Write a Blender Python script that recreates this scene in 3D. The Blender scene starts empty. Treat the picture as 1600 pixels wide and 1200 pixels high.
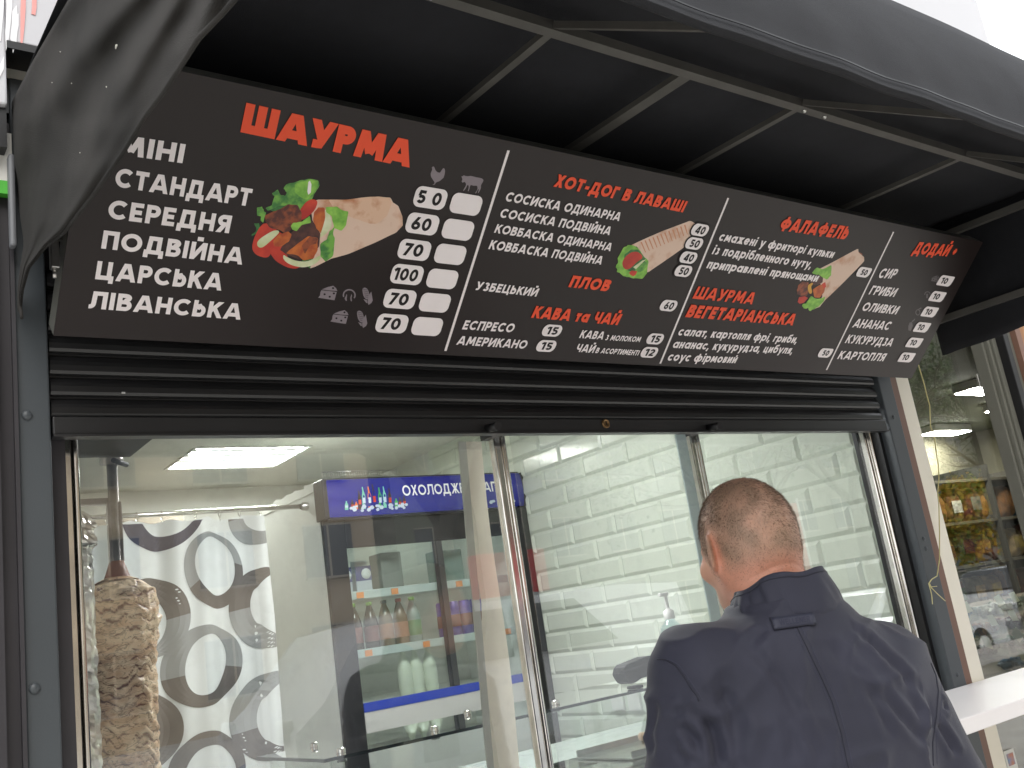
import bpy, bmesh, math, random
import numpy as np
from mathutils import Vector, Matrix, noise
random.seed(7); rng=np.random.default_rng(7)
sc=bpy.context.scene; COL=sc.collection
R=math.radians
# ---------------------------------------------------------------- camera
CAMP=Vector((0,-1.7,1.55)); F=1526.0
YAW,PITCH,ROLL=0.657554,0.241382,-0.152037
def cam_axes():
    ca,sa,cb,sb,cc,s_=math.cos(YAW),math.sin(YAW),math.cos(PITCH),math.sin(PITCH),math.cos(ROLL),math.sin(ROLL)
    fwd=Vector((sa*cb,ca*cb,sb)); r=Vector((ca,-sa,0)); u=r.cross(fwd)
    return r*cc+u*s_, -r*s_+u*cc, fwd
CR,CU,CF=cam_axes()
cam=bpy.data.cameras.new('camera'); camo=bpy.data.objects.new('camera',cam); COL.objects.link(camo)
cam.sensor_width=36; cam.lens=F/1600*36; cam.clip_start=.05; cam.clip_end=400
M=Matrix((CR,CU,-CF)).transposed().to_4x4(); M.translation=CAMP; camo.matrix_world=M
sc.camera=camo
# ---------------------------------------------------------------- sky, sun, exposure
w=bpy.data.worlds.new('World'); sc.world=w; w.use_nodes=True
nt=w.node_tree; bg=nt.nodes['Background']
sky=nt.nodes.new('ShaderNodeTexSky'); sky.sky_type='NISHITA'; sky.sun_disc=False
sky.sun_elevation=R(48); sky.sun_rotation=R(200); sky.air_density=1.6; sky.dust_density=5
tc=nt.nodes.new('ShaderNodeTexCoord'); cn=nt.nodes.new('ShaderNodeTexNoise'); cn.inputs['Scale'].default_value=2.2; cn.inputs['Detail'].default_value=6
cr=nt.nodes.new('ShaderNodeValToRGB'); cr.color_ramp.elements[0].position=.3; cr.color_ramp.elements[0].color=(9.5,10,10.6,1)
cr.color_ramp.elements[1].position=.7; cr.color_ramp.elements[1].color=(13.5,13.6,13.8,1)
mx=nt.nodes.new('ShaderNodeMix'); mx.data_type='RGBA'; mx.inputs[0].default_value=.85
nt.links.new(tc.outputs['Generated'],cn.inputs['Vector']); nt.links.new(cn.outputs['Fac'],cr.inputs['Fac'])
nt.links.new(sky.outputs['Color'],mx.inputs[6]); nt.links.new(cr.outputs['Color'],mx.inputs[7]); nt.links.new(mx.outputs[2],bg.inputs['Color'])
bg.inputs['Strength'].default_value=.12
sl=bpy.data.lights.new('sun','SUN'); sl.energy=.8; sl.angle=R(30); sl.color=(1,.97,.92)
so=bpy.data.objects.new('sun',sl); COL.objects.link(so)
sd=Vector((-.35,-.75,.9)).normalized(); so.rotation_euler=sd.to_track_quat('Z','Y').to_euler(); so.location=(0,-8,10)
sky.sun_elevation=math.asin(sd.z); sky.sun_rotation=math.atan2(sd.x,sd.y)
vs=sc.view_settings; vs.view_transform='Standard'; vs.look='None'; vs.exposure=.68; vs.gamma=1
# ---------------------------------------------------------------- helpers
def ray(px,py): return CR*((px-800)/F)-CU*((py-600)/F)+CF
def onY(px,py,Y): d=ray(px,py); return CAMP+d*((Y-CAMP.y)/d.y)
def onX(px,py,X): d=ray(px,py); return CAMP+d*((X-CAMP.x)/d.x)
def onZ(px,py,Z): d=ray(px,py); return CAMP+d*((Z-CAMP.z)/d.z)
def atS(px,py,s): return CAMP+ray(px,py)*s
def S(r,g,b):
    f=lambda c:(c/255/12.92 if c/255<=.04045 else ((c/255+.055)/1.055)**2.4)
    return (f(r),f(g),f(b))
MATS={}
def mat(name,col,rough=.5,metal=0,var=.0,vs_=8.,bump=0.,bs=60.,spec=.5,coat=0,emit=0,col2=None,stretch=(1,1,1),trans=0,sheen=0,rv=0,lo=.35,hi=.65,vdet=5):
    m=bpy.data.materials.new(name); m.use_nodes=True; n=m.node_tree.nodes; l=m.node_tree.links; b=n['Principled BSDF']
    b.inputs['Base Color'].default_value=(*col,1); b.inputs['Roughness'].default_value=rough; b.inputs['Metallic'].default_value=metal
    b.inputs['Specular IOR Level'].default_value=spec; b.inputs['Coat Weight'].default_value=coat
    if trans: b.inputs['Transmission Weight'].default_value=trans
    if sheen: b.inputs['Sheen Weight'].default_value=sheen
    if emit: b.inputs['Emission Color'].default_value=(*col,1); b.inputs['Emission Strength'].default_value=emit
    tc=n.new('ShaderNodeTexCoord'); mp=n.new('ShaderNodeMapping'); mp.inputs['Scale'].default_value=stretch; l.new(tc.outputs['Object'],mp.inputs['Vector'])
    if var or col2 or rv:
        t=n.new('ShaderNodeTexNoise'); t.inputs['Scale'].default_value=vs_; t.inputs['Detail'].default_value=vdet; l.new(mp.outputs['Vector'],t.inputs['Vector'])
        if var or col2:
            c=n.new('ShaderNodeValToRGB'); c.color_ramp.elements[0].position=lo; c.color_ramp.elements[1].position=hi
            a=col; d=col2 if col2 else tuple(min(1,x*(1+var)) for x in col)
            if not col2: a=tuple(x*(1-var) for x in col)
            c.color_ramp.elements[0].color=(*a,1); c.color_ramp.elements[1].color=(*d,1)
            l.new(t.outputs['Fac'],c.inputs['Fac']); l.new(c.outputs['Color'],b.inputs['Base Color'])
        if rv:
            r=n.new('ShaderNodeMapRange'); r.inputs[3].default_value=max(0,rough-rv); r.inputs[4].default_value=min(1,rough+rv); l.new(t.outputs['Fac'],r.inputs[0]); l.new(r.outputs[0],b.inputs['Roughness'])
    if bump:
        t=n.new('ShaderNodeTexNoise'); t.inputs['Scale'].default_value=bs; t.inputs['Detail'].default_value=4; l.new(mp.outputs['Vector'],t.inputs['Vector'])
        bu=n.new('ShaderNodeBump'); bu.inputs['Strength'].default_value=bump; bu.inputs['Distance'].default_value=.003
        l.new(t.outputs['Fac'],bu.inputs['Height']); l.new(bu.outputs['Normal'],b.inputs['Normal'])
    MATS[name]=m; return m
def glassmat(name,tint,k=1.6,rough=.0,smudge=0):
    m=bpy.data.materials.new(name); m.use_nodes=True; n=m.node_tree.nodes; l=m.node_tree.links
    for x in list(n): 
        if x.type!='OUTPUT_MATERIAL': n.remove(x)
    out=[x for x in n if x.type=='OUTPUT_MATERIAL'][0]
    tr=n.new('ShaderNodeBsdfTransparent'); tr.inputs[0].default_value=(*tint,1)
    gl=n.new('ShaderNodeBsdfGlossy'); gl.inputs['Roughness'].default_value=rough; gl.inputs[0].default_value=(1,1,1,1)
    ge=n.new('ShaderNodeNewGeometry'); dt=n.new('ShaderNodeVectorMath'); dt.operation='DOT_PRODUCT'; l.new(ge.outputs['Incoming'],dt.inputs[0]); l.new(ge.outputs['True Normal'],dt.inputs[1])
    ab=n.new('ShaderNodeMath'); ab.operation='ABSOLUTE'; l.new(dt.outputs['Value'],ab.inputs[0]); om=n.new('ShaderNodeMath'); om.operation='SUBTRACT'; om.inputs[0].default_value=1; l.new(ab.outputs[0],om.inputs[1])
    pw=n.new('ShaderNodeMath'); pw.operation='POWER'; pw.inputs[1].default_value=5; l.new(om.outputs[0],pw.inputs[0])
    fr=n.new('ShaderNodeMath'); fr.operation='MULTIPLY_ADD'; fr.inputs[1].default_value=.957; fr.inputs[2].default_value=.043; l.new(pw.outputs[0],fr.inputs[0])
    mu=n.new('ShaderNodeMath'); mu.operation='MULTIPLY'; mu.inputs[1].default_value=k; mu.use_clamp=True
    mi=n.new('ShaderNodeMixShader'); l.new(fr.outputs[0],mu.inputs[0]); l.new(mu.outputs[0],mi.inputs[0]); l.new(tr.outputs[0],mi.inputs[1]); l.new(gl.outputs[0],mi.inputs[2])
    last=mi
    if smudge:
        df=n.new('ShaderNodeBsdfDiffuse'); df.inputs[0].default_value=(.8,.8,.78,1)
        tc=n.new('ShaderNodeTexCoord'); t=n.new('ShaderNodeTexNoise'); t.inputs['Scale'].default_value=9; t.inputs['Detail'].default_value=8; t.inputs['Roughness'].default_value=.75
        l.new(tc.outputs['Object'],t.inputs['Vector'])
        mr=n.new('ShaderNodeMapRange'); mr.inputs[1].default_value=.5; mr.inputs[2].default_value=.85; mr.inputs[3].default_value=.0; mr.inputs[4].default_value=smudge
        l.new(t.outputs['Fac'],mr.inputs[0]); m2=n.new('ShaderNodeMixShader'); l.new(mr.outputs[0],m2.inputs[0]); l.new(mi.outputs[0],m2.inputs[1]); l.new(df.outputs[0],m2.inputs[2]); last=m2
    l.new(last.outputs[0],out.inputs[0]); MATS[name]=m; return m
def tag(o,label=None,cat=None,group=None,kind=None):
    if label: o['label']=label
    if cat: o['category']=cat
    if group: o['group']=group
    if kind: o['kind']=kind
    return o
def empty(name,loc,label,cat,group=None,rz=0):
    o=bpy.data.objects.new(name,None); COL.objects.link(o); o.location=loc; o.rotation_euler=(0,0,rz); o.empty_display_size=.1
    o.matrix_world  # parent offset is handled by MB.build
    return tag(o,label,cat,group)
def pmat(o):
    mw=Matrix.LocRotScale(o.location,o.rotation_euler,o.scale)
    return pmat(o.parent)@mw if o.parent else mw
class MB:
    "collects shapes in world coordinates; build() links them as one mesh object"
    def __init__(s): s.v=[]; s.f=[]; s.m=[]; s.sm=[]; s.mi=0
    def add(s,vs,fs,smooth=False):
        k=len(s.v); s.v+=[tuple(v) for v in vs]; s.f+=[tuple(i+k for i in f) for f in fs]; s.m+=[s.mi]*len(fs); s.sm+=[smooth]*len(fs); return s
    def box(s,a,b,Mx=None):
        x0,y0,z0=[min(a[i],b[i]) for i in range(3)]; x1,y1,z1=[max(a[i],b[i]) for i in range(3)]
        v=[Vector(p) for p in ((x0,y0,z0),(x1,y0,z0),(x1,y1,z0),(x0,y1,z0),(x0,y0,z1),(x1,y0,z1),(x1,y1,z1),(x0,y1,z1))]
        if Mx: v=[Mx@p for p in v]
        return s.add(v,[(0,3,2,1),(4,5,6,7),(0,1,5,4),(1,2,6,5),(2,3,7,6),(3,0,4,7)])
    def bevbox(s,a,b,r=.003,Mx=None,seg=2):
        bm=bmesh.new(); c=[(a[i]+b[i])/2 for i in range(3)]; d=[abs(b[i]-a[i]) for i in range(3)]
        bmesh.ops.create_cube(bm,size=1,matrix=Matrix.Translation(c)@Matrix.Diagonal((*d,1)))
        bmesh.ops.bevel(bm,geom=list(bm.edges),offset=min(r,min(d)*.45),segments=seg,affect='EDGES',profile=.5)
        bm.verts.index_update(); v=[(Mx@x.co if Mx else x.co.copy()) for x in bm.verts]; f=[tuple(q.index for q in x.verts) for x in bm.faces]; bm.free()
        return s.add(v,f)
    def tube(s,pts,r,n=10,cap=True,smooth=True):
        pts=[Vector(p) for p in pts]; rs=r if hasattr(r,'__len__') else [r]*len(pts); V=[];Fc=[]; up=None
        for i,p in enumerate(pts):
            t=(pts[min(i+1,len(pts)-1)]-pts[max(i-1,0)]).normalized()
            if up is None: up=t.orthogonal().normalized()
            up=(up-t*up.dot(t)).normalized(); bi=t.cross(up)
            for k in range(n): a=2*math.pi*k/n; V.append(p+(up*math.cos(a)+bi*math.sin(a))*rs[i])
        for i in range(len(pts)-1):
            for k in range(n): Fc.append((i*n+k,i*n+(k+1)%n,(i+1)*n+(k+1)%n,(i+1)*n+k))
        s.add(V,Fc,smooth)
        if cap: 
            k=len(s.v)-len(V); s.f+=[tuple(k+i for i in reversed(range(n))),tuple(k+len(V)-n+i for i in range(n))]; s.m+=[s.mi]*2; s.sm+=[False]*2
        return s
    def bar(s,a,b,w,h,up=(0,0,1)):
        a=Vector(a);b=Vector(b);t=(b-a).normalized(); u=Vector(up); u=(u-t*u.dot(t)).normalized(); q=t.cross(u)
        V=[p+q*(w/2*i)+u*(h/2*j) for p in (a,b) for i,j in ((-1,-1),(1,-1),(1,1),(-1,1))]
        return s.add(V,[(0,1,2,3),(7,6,5,4),(0,4,5,1),(1,5,6,2),(2,6,7,3),(3,7,4,0)])
    def lathe(s,c,prof,n=24,sm=True,axis=None):
        V=[];Fc=[];c=Vector(c)
        for r,z in prof:
            for k in range(n): a=2*math.pi*k/n; V.append(c+Vector((r*math.cos(a),r*math.sin(a),z)))
        for i in range(len(prof)-1):
            for k in range(n): Fc.append((i*n+k,i*n+(k+1)%n,(i+1)*n+(k+1)%n,(i+1)*n+k))
        s.add(V,Fc,sm); return s
    def grid(s,P,smooth=True,flip=False):
        nu=len(P);nv=len(P[0]); V=[p for r in P for p in r]; Fc=[]
        for i in range(nu-1):
            for j in range(nv-1):
                q=(i*nv+j,i*nv+j+1,(i+1)*nv+j+1,(i+1)*nv+j); Fc.append(q[::-1] if flip else q)
        return s.add(V,Fc,smooth)
    def prism(s,pts,n,th):
        "polygon pts (3D, planar) extruded by th along n"
        pts=[Vector(p) for p in pts]; n=Vector(n)*th; k=len(pts)
        return s.add(pts+[p+n for p in pts],[tuple(range(k)),tuple(range(2*k-1,k-1,-1))]+[(i,i+k,(i+1)%k+k,(i+1)%k) for i in range(k)])
    def build(s,name,mats,parent=None,label=None):
        me=bpy.data.meshes.new(name)
        o=bpy.data.objects.new(name,me); COL.objects.link(o)
        V=np.array(s.v,float)
        if parent is not None:
            o.parent=parent; org=pmat(parent); iv=np.array(org.inverted()); V=V@iv[:3,:3].T+iv[:3,3]
        else:
            lo=V.min(0);hi=V.max(0);c=np.array([(lo[0]+hi[0])/2,(lo[1]+hi[1])/2,lo[2]]); o.location=c; V=V-c
        me.from_pydata(V.tolist(),[],s.f)
        ms=mats if isinstance(mats,(list,tuple)) else [mats]
        for m in ms: me.materials.append(m)
        me.polygons.foreach_set('material_index',s.m); me.polygons.foreach_set('use_smooth',s.sm); me.update()
        if label: o['label']=label
        return o
def nz(x,y,z=0,s=1): return noise.noise(Vector((x*s,y*s,z*s)))
# ================================================================ stroke lettering
TK=.2
def arc(cx,cy,rx,ry,a0,a1,n=18): return [(cx+rx*math.cos(R(a0+(a1-a0)*i/n)),cy+ry*math.sin(R(a0+(a1-a0)*i/n))) for i in range(n+1)]
def glyph(c,t):
    h=t/2; g=[]; W=.7; P=lambda *p:g.append(([*p],None)); Q=lambda *p,lo=0,hi=1:g.append(([*p],(lo,hi)))
    if c in 'Оо0O': 
        W={'О':1.02,'о':.74,'0':.74,'O':1.02}[c]; ry=.5 if c!='о' else .37; g.append((arc(W/2,ry,W/2-h,ry-h,0,360,32)[:-1],'loop'))
    elif c in 'Сс':
        W=.9 if c=='С' else .66; ry=.5 if c=='С' else .37; rx=.5 if c=='С' else .37; P(*arc(rx,ry,rx-h,ry-h,44,316,24))
    elif c=='А': W=.98; Q((.02,-.2),(.49-h*.25,1.1)) ; Q((W-.02,-.2),(.49+h*.25,1.1)); P((.2,.3-.02),(W-.2,.28)); g[0]=([(.11-.06,-.15),(.49,1.12)],(0,1)); g[1]=([(W-.05,-.15),(.49,1.12)],(0,1))
    elif c=='В': W=.74; P((h,0),(h,1)); P((h,1-h),(.38,1-h),*arc(.38,.755,.2,.245-h,90,-90,10)[1:-1],(.38,.51),(h,.51)); P((.38,.51),*arc(.42,.51/2+h/2,.32-h,.51/2-h/2,90,-90,12),(h,h))
    elif c=='Б': W=.72; P((h,0),(h,1)); P((h,1-h),(.62,1-h)); P((h,.56),(.38,.56),*arc(.4,.28+h/2,.32-h,.28-h/2,90,-90,12),(h,h))
    elif c=='Г': W=.6; P((h,0),(h,1)); P((h,1-h),(.6,1-h))
    elif c=='г': W=.46; P((h,0),(h,.74)); P((h,.74-h),(.46,.74-h))
    elif c=='Д': W=.98; Q((.22,h),(.3,1.1)); P((.27,1-h),(.84,1-h)); P((.84-h,1),(.84-h,h)); P((0,h),(W,h)); P((h*.9,h),(h*.9,-.2)); P((W-h*.9,h),(W-h*.9,-.2))
    elif c=='Е': W=.64; P((h,0),(h,1)); P((h,1-h),(.62,1-h)); P((h,.5),(.56,.5)); P((h,h),(.62,h))
    elif c=='Ж': W=1.1; P((.55,0),(.55,1)); Q((.08,1.1),(.5,.5)); Q((.5,.5),(.04,-.1)); Q((1.02,1.1),(.6,.5)); Q((.6,.5),(1.06,-.1))
    elif c=='З': W=.68; P(*arc(.31,.745,.31-h,.255-h,150,-90,14)); P(*arc(.33,.275,.35-h,.275-h,95,-150,16))
    elif c in 'ИЙ': W=.84; P((h,0),(h,1)); P((W-h,0),(W-h,1)); Q((h+.02,.05),(W-h-.02,.95)); c=='Й' and P((.26,1.19),(.58,1.19))
    elif c in 'ІЇ': W=t; P((h,0),(h,1)); c=='Ї' and (P((-.13,1.17),(.04,1.17)),P((.17,1.17),(.34,1.17)))
    elif c=='К': W=.78; P((h,0),(h,1)); Q((h,.38),(.74,1.1)); Q((.33,.6),(.76,-.12))
    elif c=='Л': W=.86; P((0,h),(.05,h),*arc(.05,.3,.17,.3-h,-90,0,8)[1:],(.25,1-h),(W-h,1-h)); P((W-h,1),(W-h,0))
    elif c=='М': W=1.06; Q((.11,-.05),(.22,1.05)); Q((.2,1.05),(.53,.2)); Q((.53,.2),(.86,1.05)); Q((.84,1.05),(.95,-.05))
    elif c=='Н': W=.8; P((h,0),(h,1)); P((W-h,0),(W-h,1)); P((h,.5),(W-h,.5))
    elif c=='П': W=.78; P((h,0),(h,1-h),(W-h,1-h),(W-h,0))
    elif c=='Р': W=.7; P((h,0),(h,1)); P((h,1-h),(.38,1-h),*arc(.38,.67,.32-h,.33-h,90,-90,12)[1:-1],(.38,.34+h),(h,.34+h))
    elif c=='Т': W=.7; P((.35,0),(.35,1)); P((0,1-h),(.7,1-h))
    elif c=='У': W=.78; Q((.05,1.08),(.42,.3)); Q((.74,1.08),(.38,.2)); P((.415,.3),(.36,.16),(.27,h),(.1,h))
    elif c=='Ф': W=1.04; g.append((arc(.52,.5,.52-h,.36-h,0,360,30)[:-1],'loop')); P((.52,-.04),(.52,1.04))
    elif c=='Х': W=.76; Q((.07,-.1),(.7,1.1)); Q((.7,-.1),(.07,1.1))
    elif c=='Ц': W=.9; P((h,1),(h,h),(.78-h,h),(.78-h,1)); P((.7,h),(W-h,h),(W-h,-.18))
    elif c=='Ч': W=.76; P((h,1),(h,.62),*arc(.3+h*.4,.62,.3-h*.6,.24,180,270,8)[1:],(W-h,.38)); P((W-h,0),(W-h,1))
    elif c in 'ШЩ': W=1.14; P((h,1),(h,h),(W-h,h),(W-h,1)); P((W/2,h),(W/2,1)); c=='Щ' and P((W-h,h),(W+h,h),(W+h,-.18))
    elif c=='Ь': W=.7; P((h,1),(h,0)); P((h,.6),(.38,.6),*arc(.38,.3+h/2,.32-h,.3-h/2,90,-90,12),(h,h))
    elif c=='Ю': W=1.32; P((h,0),(h,1)); P((h,.5),(.4,.5)); g.append((arc(.84,.5,.48-h,.5-h,0,360,30)[:-1],'loop'))
    elif c=='Я': W=.72; P((W-h,0),(W-h,1)); P((W-h,1-h),(.34,1-h),*arc(.34,.68,.32-h,.32-h,90,270,12)[1:],(W-h,.36+h)); Q((.38,.42),(.06,-.1))
    elif c=='1': W=.4; P((W-h,0),(W-h,1)); Q((-.05,.74),(W-h,1.02))
    elif c=='2': W=.66; P(*arc(.33,.67,.33-h,.33-h,165,-35,14),(.1,h)); P((.04,h),(.64,h))
    elif c=='4': W=.78; P((.56,0),(.56,1)); Q((.56,1.1),(.06,.2)); P((.02,.25),(.76,.25))
    elif c=='5': W=.68; P((.6,1-h),(.18,1-h),(.13,.56)); P((.13,.56),*arc(.33,.33,.35-h,.33-h,115,-150,18))
    elif c=='6': W=.72; g.append((arc(.36,.32,.36-h,.32-h,0,360,26)[:-1],'loop')); Q((.12,.4),(.5,1.08))
    elif c=='7': W=.62; P((0,1-h),(.58,1-h)); Q((.56,1.0),(.12,-.1))
    elif c in 'аб':
        W=.78; g.append((arc(.37,.37,.37-h,.37-h,0,360,26)[:-1],'loop'))
        if c=='а': P((W-h,0),(W-h,.74))
        else: W=.74; P((h,.37),(h+.02,.7),(.2,.9),(.62,1.0))
    elif c=='е': W=.74; P(*arc(.37,.37,.37-h,.37-h,-35,-360,24)); P((h,.37),(W-h,.37))
    elif c=='р': W=.78; P((h,-.27),(h,.74)); g.append((arc(.41,.37,.37-h,.37-h,0,360,26)[:-1],'loop'))
    elif c=='у': W=.66; Q((.05,.8),(.34,.06),hi=.74); Q((.62,.8),(.24,-.3),lo=-.27,hi=.74)
    elif c=='ф': W=1.1; P((.55,-.27),(.55,.95)); g.append((arc(.37,.37,.37-h,.37-h,0,360,24)[:-1],'loop')); g.append((arc(.73,.37,.37-h,.37-h,0,360,24)[:-1],'loop'))
    elif c=='і': W=t; P((h,0),(h,.74)); P((h,.84),(h,1.02))
    elif c=='ю': W=1.05; P((h,0),(h,.74)); P((h,.37),(.34,.37)); g.append((arc(.68,.37,.37-h,.37-h,0,360,24)[:-1],'loop'))
    elif c==',': W=t; P((h,.18),(h-.06,-.18))
    elif c=='-': W=.42; P((.02,.42),(.4,.42))
    elif c=='+': W=.5; P((0,.45),(.5,.45)); P((.25,.2),(.25,.7))
    elif c=='/': W=.5; Q((.02,-.1),(.46,1.1))
    elif c=='"': W=.34; P((h,.68),(h,1)); P((.34-h,.68),(.34-h,1))
    elif c==' ': W=.32
    elif c in 'вджзийклмнптцчшщья':
        gg,W=glyph(c.upper(),(t*.72 if c=='ж' else t)/.74); return [([(x*.74,y*.74) for x,y in p],(k if k=='loop' or k is None else (k[0]*.74,k[1]*.74))) for p,k in gg],W*.74
    elif c in 'E': return glyph('Е',t)
    elif c in 'W': W=1.2; Q((.06,1.08),(.32,-.08)); Q((.32,-.08),(.6,1.08)); Q((.6,1.08),(.88,-.08)); Q((.88,-.08),(1.14,1.08))
    elif c=='L': W=.6; P((h,1),(h,h),(.6,h))
    elif c in 'N': W=.8; P((h,0),(h,1)); P((W-h,0),(W-h,1)); Q((h,1),(W-h,0))
    elif c in 'R': g,W=glyph('Р',t); g.append(([(.4,.4),(.68,-.1)],(0,1)))
    return g,W
def clip(poly,lo,hi):
    for s,v in ((1,lo),(-1,-hi)):
        out=[]
        for i in range(len(poly)):
            a,b=poly[i-1],poly[i]; da,db=s*a[1]-v,s*b[1]-v
            if (da>=0)!=(db>=0): k=da/(da-db); out.append((a[0]+(b[0]-a[0])*k,a[1]+(b[1]-a[1])*k))
            if db>=0: out.append(b)
        poly=out
        if not poly: return []
    return poly
def ribbons(text,t=TK,sp=.13):
    "list of flat pieces (verts, faces) for a line of text, cap height 1"
    out=[]; x=0
    for c in text:
        g,W=glyph(c,t)
        for p,k in g:
            if isinstance(k,tuple):
                (x0,y0),(x1,y1)=p; L=math.hypot(x1-x0,y1-y0); nx,ny=-(y1-y0)/L*t/2,(x1-x0)/L*t/2
                q=clip([(x0+nx,y0+ny),(x0-nx,y0-ny),(x1-nx,y1-ny),(x1+nx,y1+ny)],*k)
                if len(q)>2: out.append(([(a+x,b) for a,b in q],[tuple(range(len(q)))]))
            else:
                n=len(p); lp=k=='loop'; V=[]
                for i in range(n):
                    a=p[i-1] if (i or lp) else None; b=p[(i+1)%n] if (i<n-1 or lp) else None; c0=p[i]
                    d=[]
                    if a: L=math.hypot(c0[0]-a[0],c0[1]-a[1]) or 1; d.append(((c0[0]-a[0])/L,(c0[1]-a[1])/L))
                    if b: L=math.hypot(b[0]-c0[0],b[1]-c0[1]) or 1; d.append(((b[0]-c0[0])/L,(b[1]-c0[1])/L))
                    nx=-sum(e[1] for e in d)/len(d); ny=sum(e[0] for e in d)/len(d); L2=nx*nx+ny*ny; f=t/2/max(L2,.3)
                    V+=[(c0[0]+nx*f+x,c0[1]+ny*f),(c0[0]-nx*f+x,c0[1]-ny*f)]
                m=n if lp else n-1
                out.append((V,[(2*i,2*i+1,(2*i+3)%(2*n),(2*i+2)%(2*n)) for i in range(m)]))
        x+=W+sp
    return out,x-sp
def put_text(mb,text,fn,t=TK,sp=.13,xs=1,ys=1,shear=0,z0=.0016,fit=None):
    "fn(u,v,w)->world; text scaled to width fit (or xs) and height ys"
    rs,W=ribbons(text,t,sp)
    if fit: xs=fit/W
    for k,(V,Fc) in enumerate(rs):
        w_=z0+.00003*(k%9); mb.add([fn(a*xs+shear*b*ys,b*ys,w_) for a,b in V],Fc)
# ================================================================ materials
DARK=mat('anthracite_paint',S(70,75,79),.45,.0,var=.06,vs_=3,bump=.05,bs=300,rv=.08)
DARK2=mat('charcoal_jamb',S(54,52,56),.5,var=.08)
BLK=mat('black_slat_enamel',S(33,33,34),.33,var=.12,vs_=5,rv=.06,spec=.6)
BLK2=mat('black_plastic',S(22,22,24),.4)
CHR=mat('chrome_rail',(.72,.7,.66),.14,1,var=.08,vs_=20)
WHT=mat('white_plastic',S(215,214,208),.35,var=.03)
CREAM=mat('cream_profile',S(238,232,216),.5,var=.04,vs_=4)
WPAINT=mat('white_wall_paint',S(222,222,216),.6,var=.04,vs_=2)
CEIL=mat('ceiling_panels',S(206,205,196),.6,var=.05,vs_=3)
TILE=mat('bevelled_glazed_tile',S(206,212,198),.16,var=.02,vs_=1.5,bump=.12,bs=9,spec=.5)
GROUT=mat('tile_grout',S(196,198,188),.8)
BROWN=mat('brown_aluminium',S(118,88,74),.5,var=.06)
WOOD=mat('varnished_wood',S(176,128,78),.45,col2=S(140,92,52),vs_=5,stretch=(6,6,.5))
GL=glassmat('window_glass',(.97,.98,.98),2.1,smudge=.09)
GL3=glassmat('shop_glass',(.97,.98,.96),1.8,smudge=.06)
GL2=glassmat('display_glass',(.93,.965,.95),1.6,smudge=.05)
GLE=mat('glass_edge_green',S(20,38,34),.1,spec=.8)
SILV=mat('brushed_steel',(.55,.54,.52),.3,1,var=.1,vs_=30)
RUST=mat('brass_lock',S(150,120,84),.35,.8)
FAB=mat('black_awning_canvas',S(24,25,30),.85,var=.12,vs_=30,bump=.25,bs=500)
FABD=mat('dusty_awning_canvas',S(40,38,36),.95,var=.35,vs_=7,bump=.5,bs=700,vdet=8)
FRM=mat('awning_frame_paint',S(84,82,78),.55,var=.12,vs_=12)
# ================================================================ ground and street
pv=mat('pavement_slabs',S(198,195,188),.85,var=.14,vs_=3,bump=.3,bs=40)
asph=mat('asphalt',(.06,.06,.062),.85,var=.25,vs_=30,bump=.4,bs=200)
mb=MB(); mb.box((-200,-200,-.3),(200,200,-.16)); tag(mb.build('ground',mat('earth',(.12,.1,.07),.95,var=.3)),kind='structure')
mb=MB(); mb.box((-60,-5.2,-.3),(60,6,0)); tag(mb.build('pavement',pv),kind='structure')
mb=MB(); mb.box((-60,-12.2,-.3),(60,-5.35,-.13)); tag(mb.build('road',asph),kind='structure')
mb=MB(); mb.bevbox((-60,-5.35,-.3),(60,-5.2,.012),.01); mb.bevbox((-60,-12.35,-.3),(60,-12.2,.012),.01); tag(mb.build('kerb',mat('kerb_stone',S(150,148,144),.8,var=.1)),kind='structure')
mb=MB(); mb.box((-60,-30,-.3),(60,-12.35,0)); tag(mb.build('far_pavement',pv),kind='structure')
# ================================================================ kiosk shell
kiosk=empty('kiosk',(1.5,1.7,0),'dark grey takeaway kiosk with a wide serving hatch and white tiled inside','kiosk')
XL,XR=.346,2.745
def part(mb,name,m,par=kiosk,label=None): return mb.build(name,m,par,label)
p=MB(); p.bevbox((.297,-.004,0),(.346,.16,2.62),.003); po=part(p,'frame_post',DARK)
for t_ in [(42,649),(54,1076)]:
    c=onY(*t_,-.004); r_=MB(); r_.lathe((0,0,0),[(.0085,0),(.008,.002),(.005,.0042),(0,.005)],18)
    r_.v=[(c.x+x,c.y-z,c.z+y) for x,y,z in r_.v]; r_.f=[f[::-1] for f in r_.f]; r_.build('rivet',DARK,po)
p=MB(); p.box((.3465,.03,0),(.374,.2,2.62)); p.box((.374,.12,0),(.38,.2,2.62)); part(p,'jamb',DARK2)
p=MB(); p.box((.2,-.02,0),(.268,.1,2.53)); p.box((.268,.0,0),(.2965,.1,2.53)); p.box((.2905,-.012,0),(.2965,0,2.5)); part(p,'corner_profile',DARK2)
p=MB(); p.bevbox((2.752,-.004,0),(2.822,.16,2.6),.003); po=part(p,'frame_post',DARK)
for t_ in [(1400,652),(1449,841),(1450,857),(1500,1053)]:
    c=onY(*t_,-.004); r_=MB(); r_.lathe((0,0,0),[(.007,0),(.006,.002),(.003,.004),(0,.0042)],16)
    r_.v=[(2.785+x,c.y-z,c.z+y) for x,y,z in r_.v]; r_.f=[f[::-1] for f in r_.f]; r_.build('rivet',DARK,po)
p=MB(); p.box((2.736,.03,0),(2.7515,.2,2.6)); p.box((2.70,.085,1.14),(2.7355,.0995,2.2)); part(p,'jamb',BLK2)
p=MB(); p.box((2.8225,0,0),(2.859,.15,2.6)); part(p,'edge_strip',BROWN)
p=MB(); p.box((2.8595,.002,0),(2.932,.2,2.7)); part(p,'corner_profile',CREAM)
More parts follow.
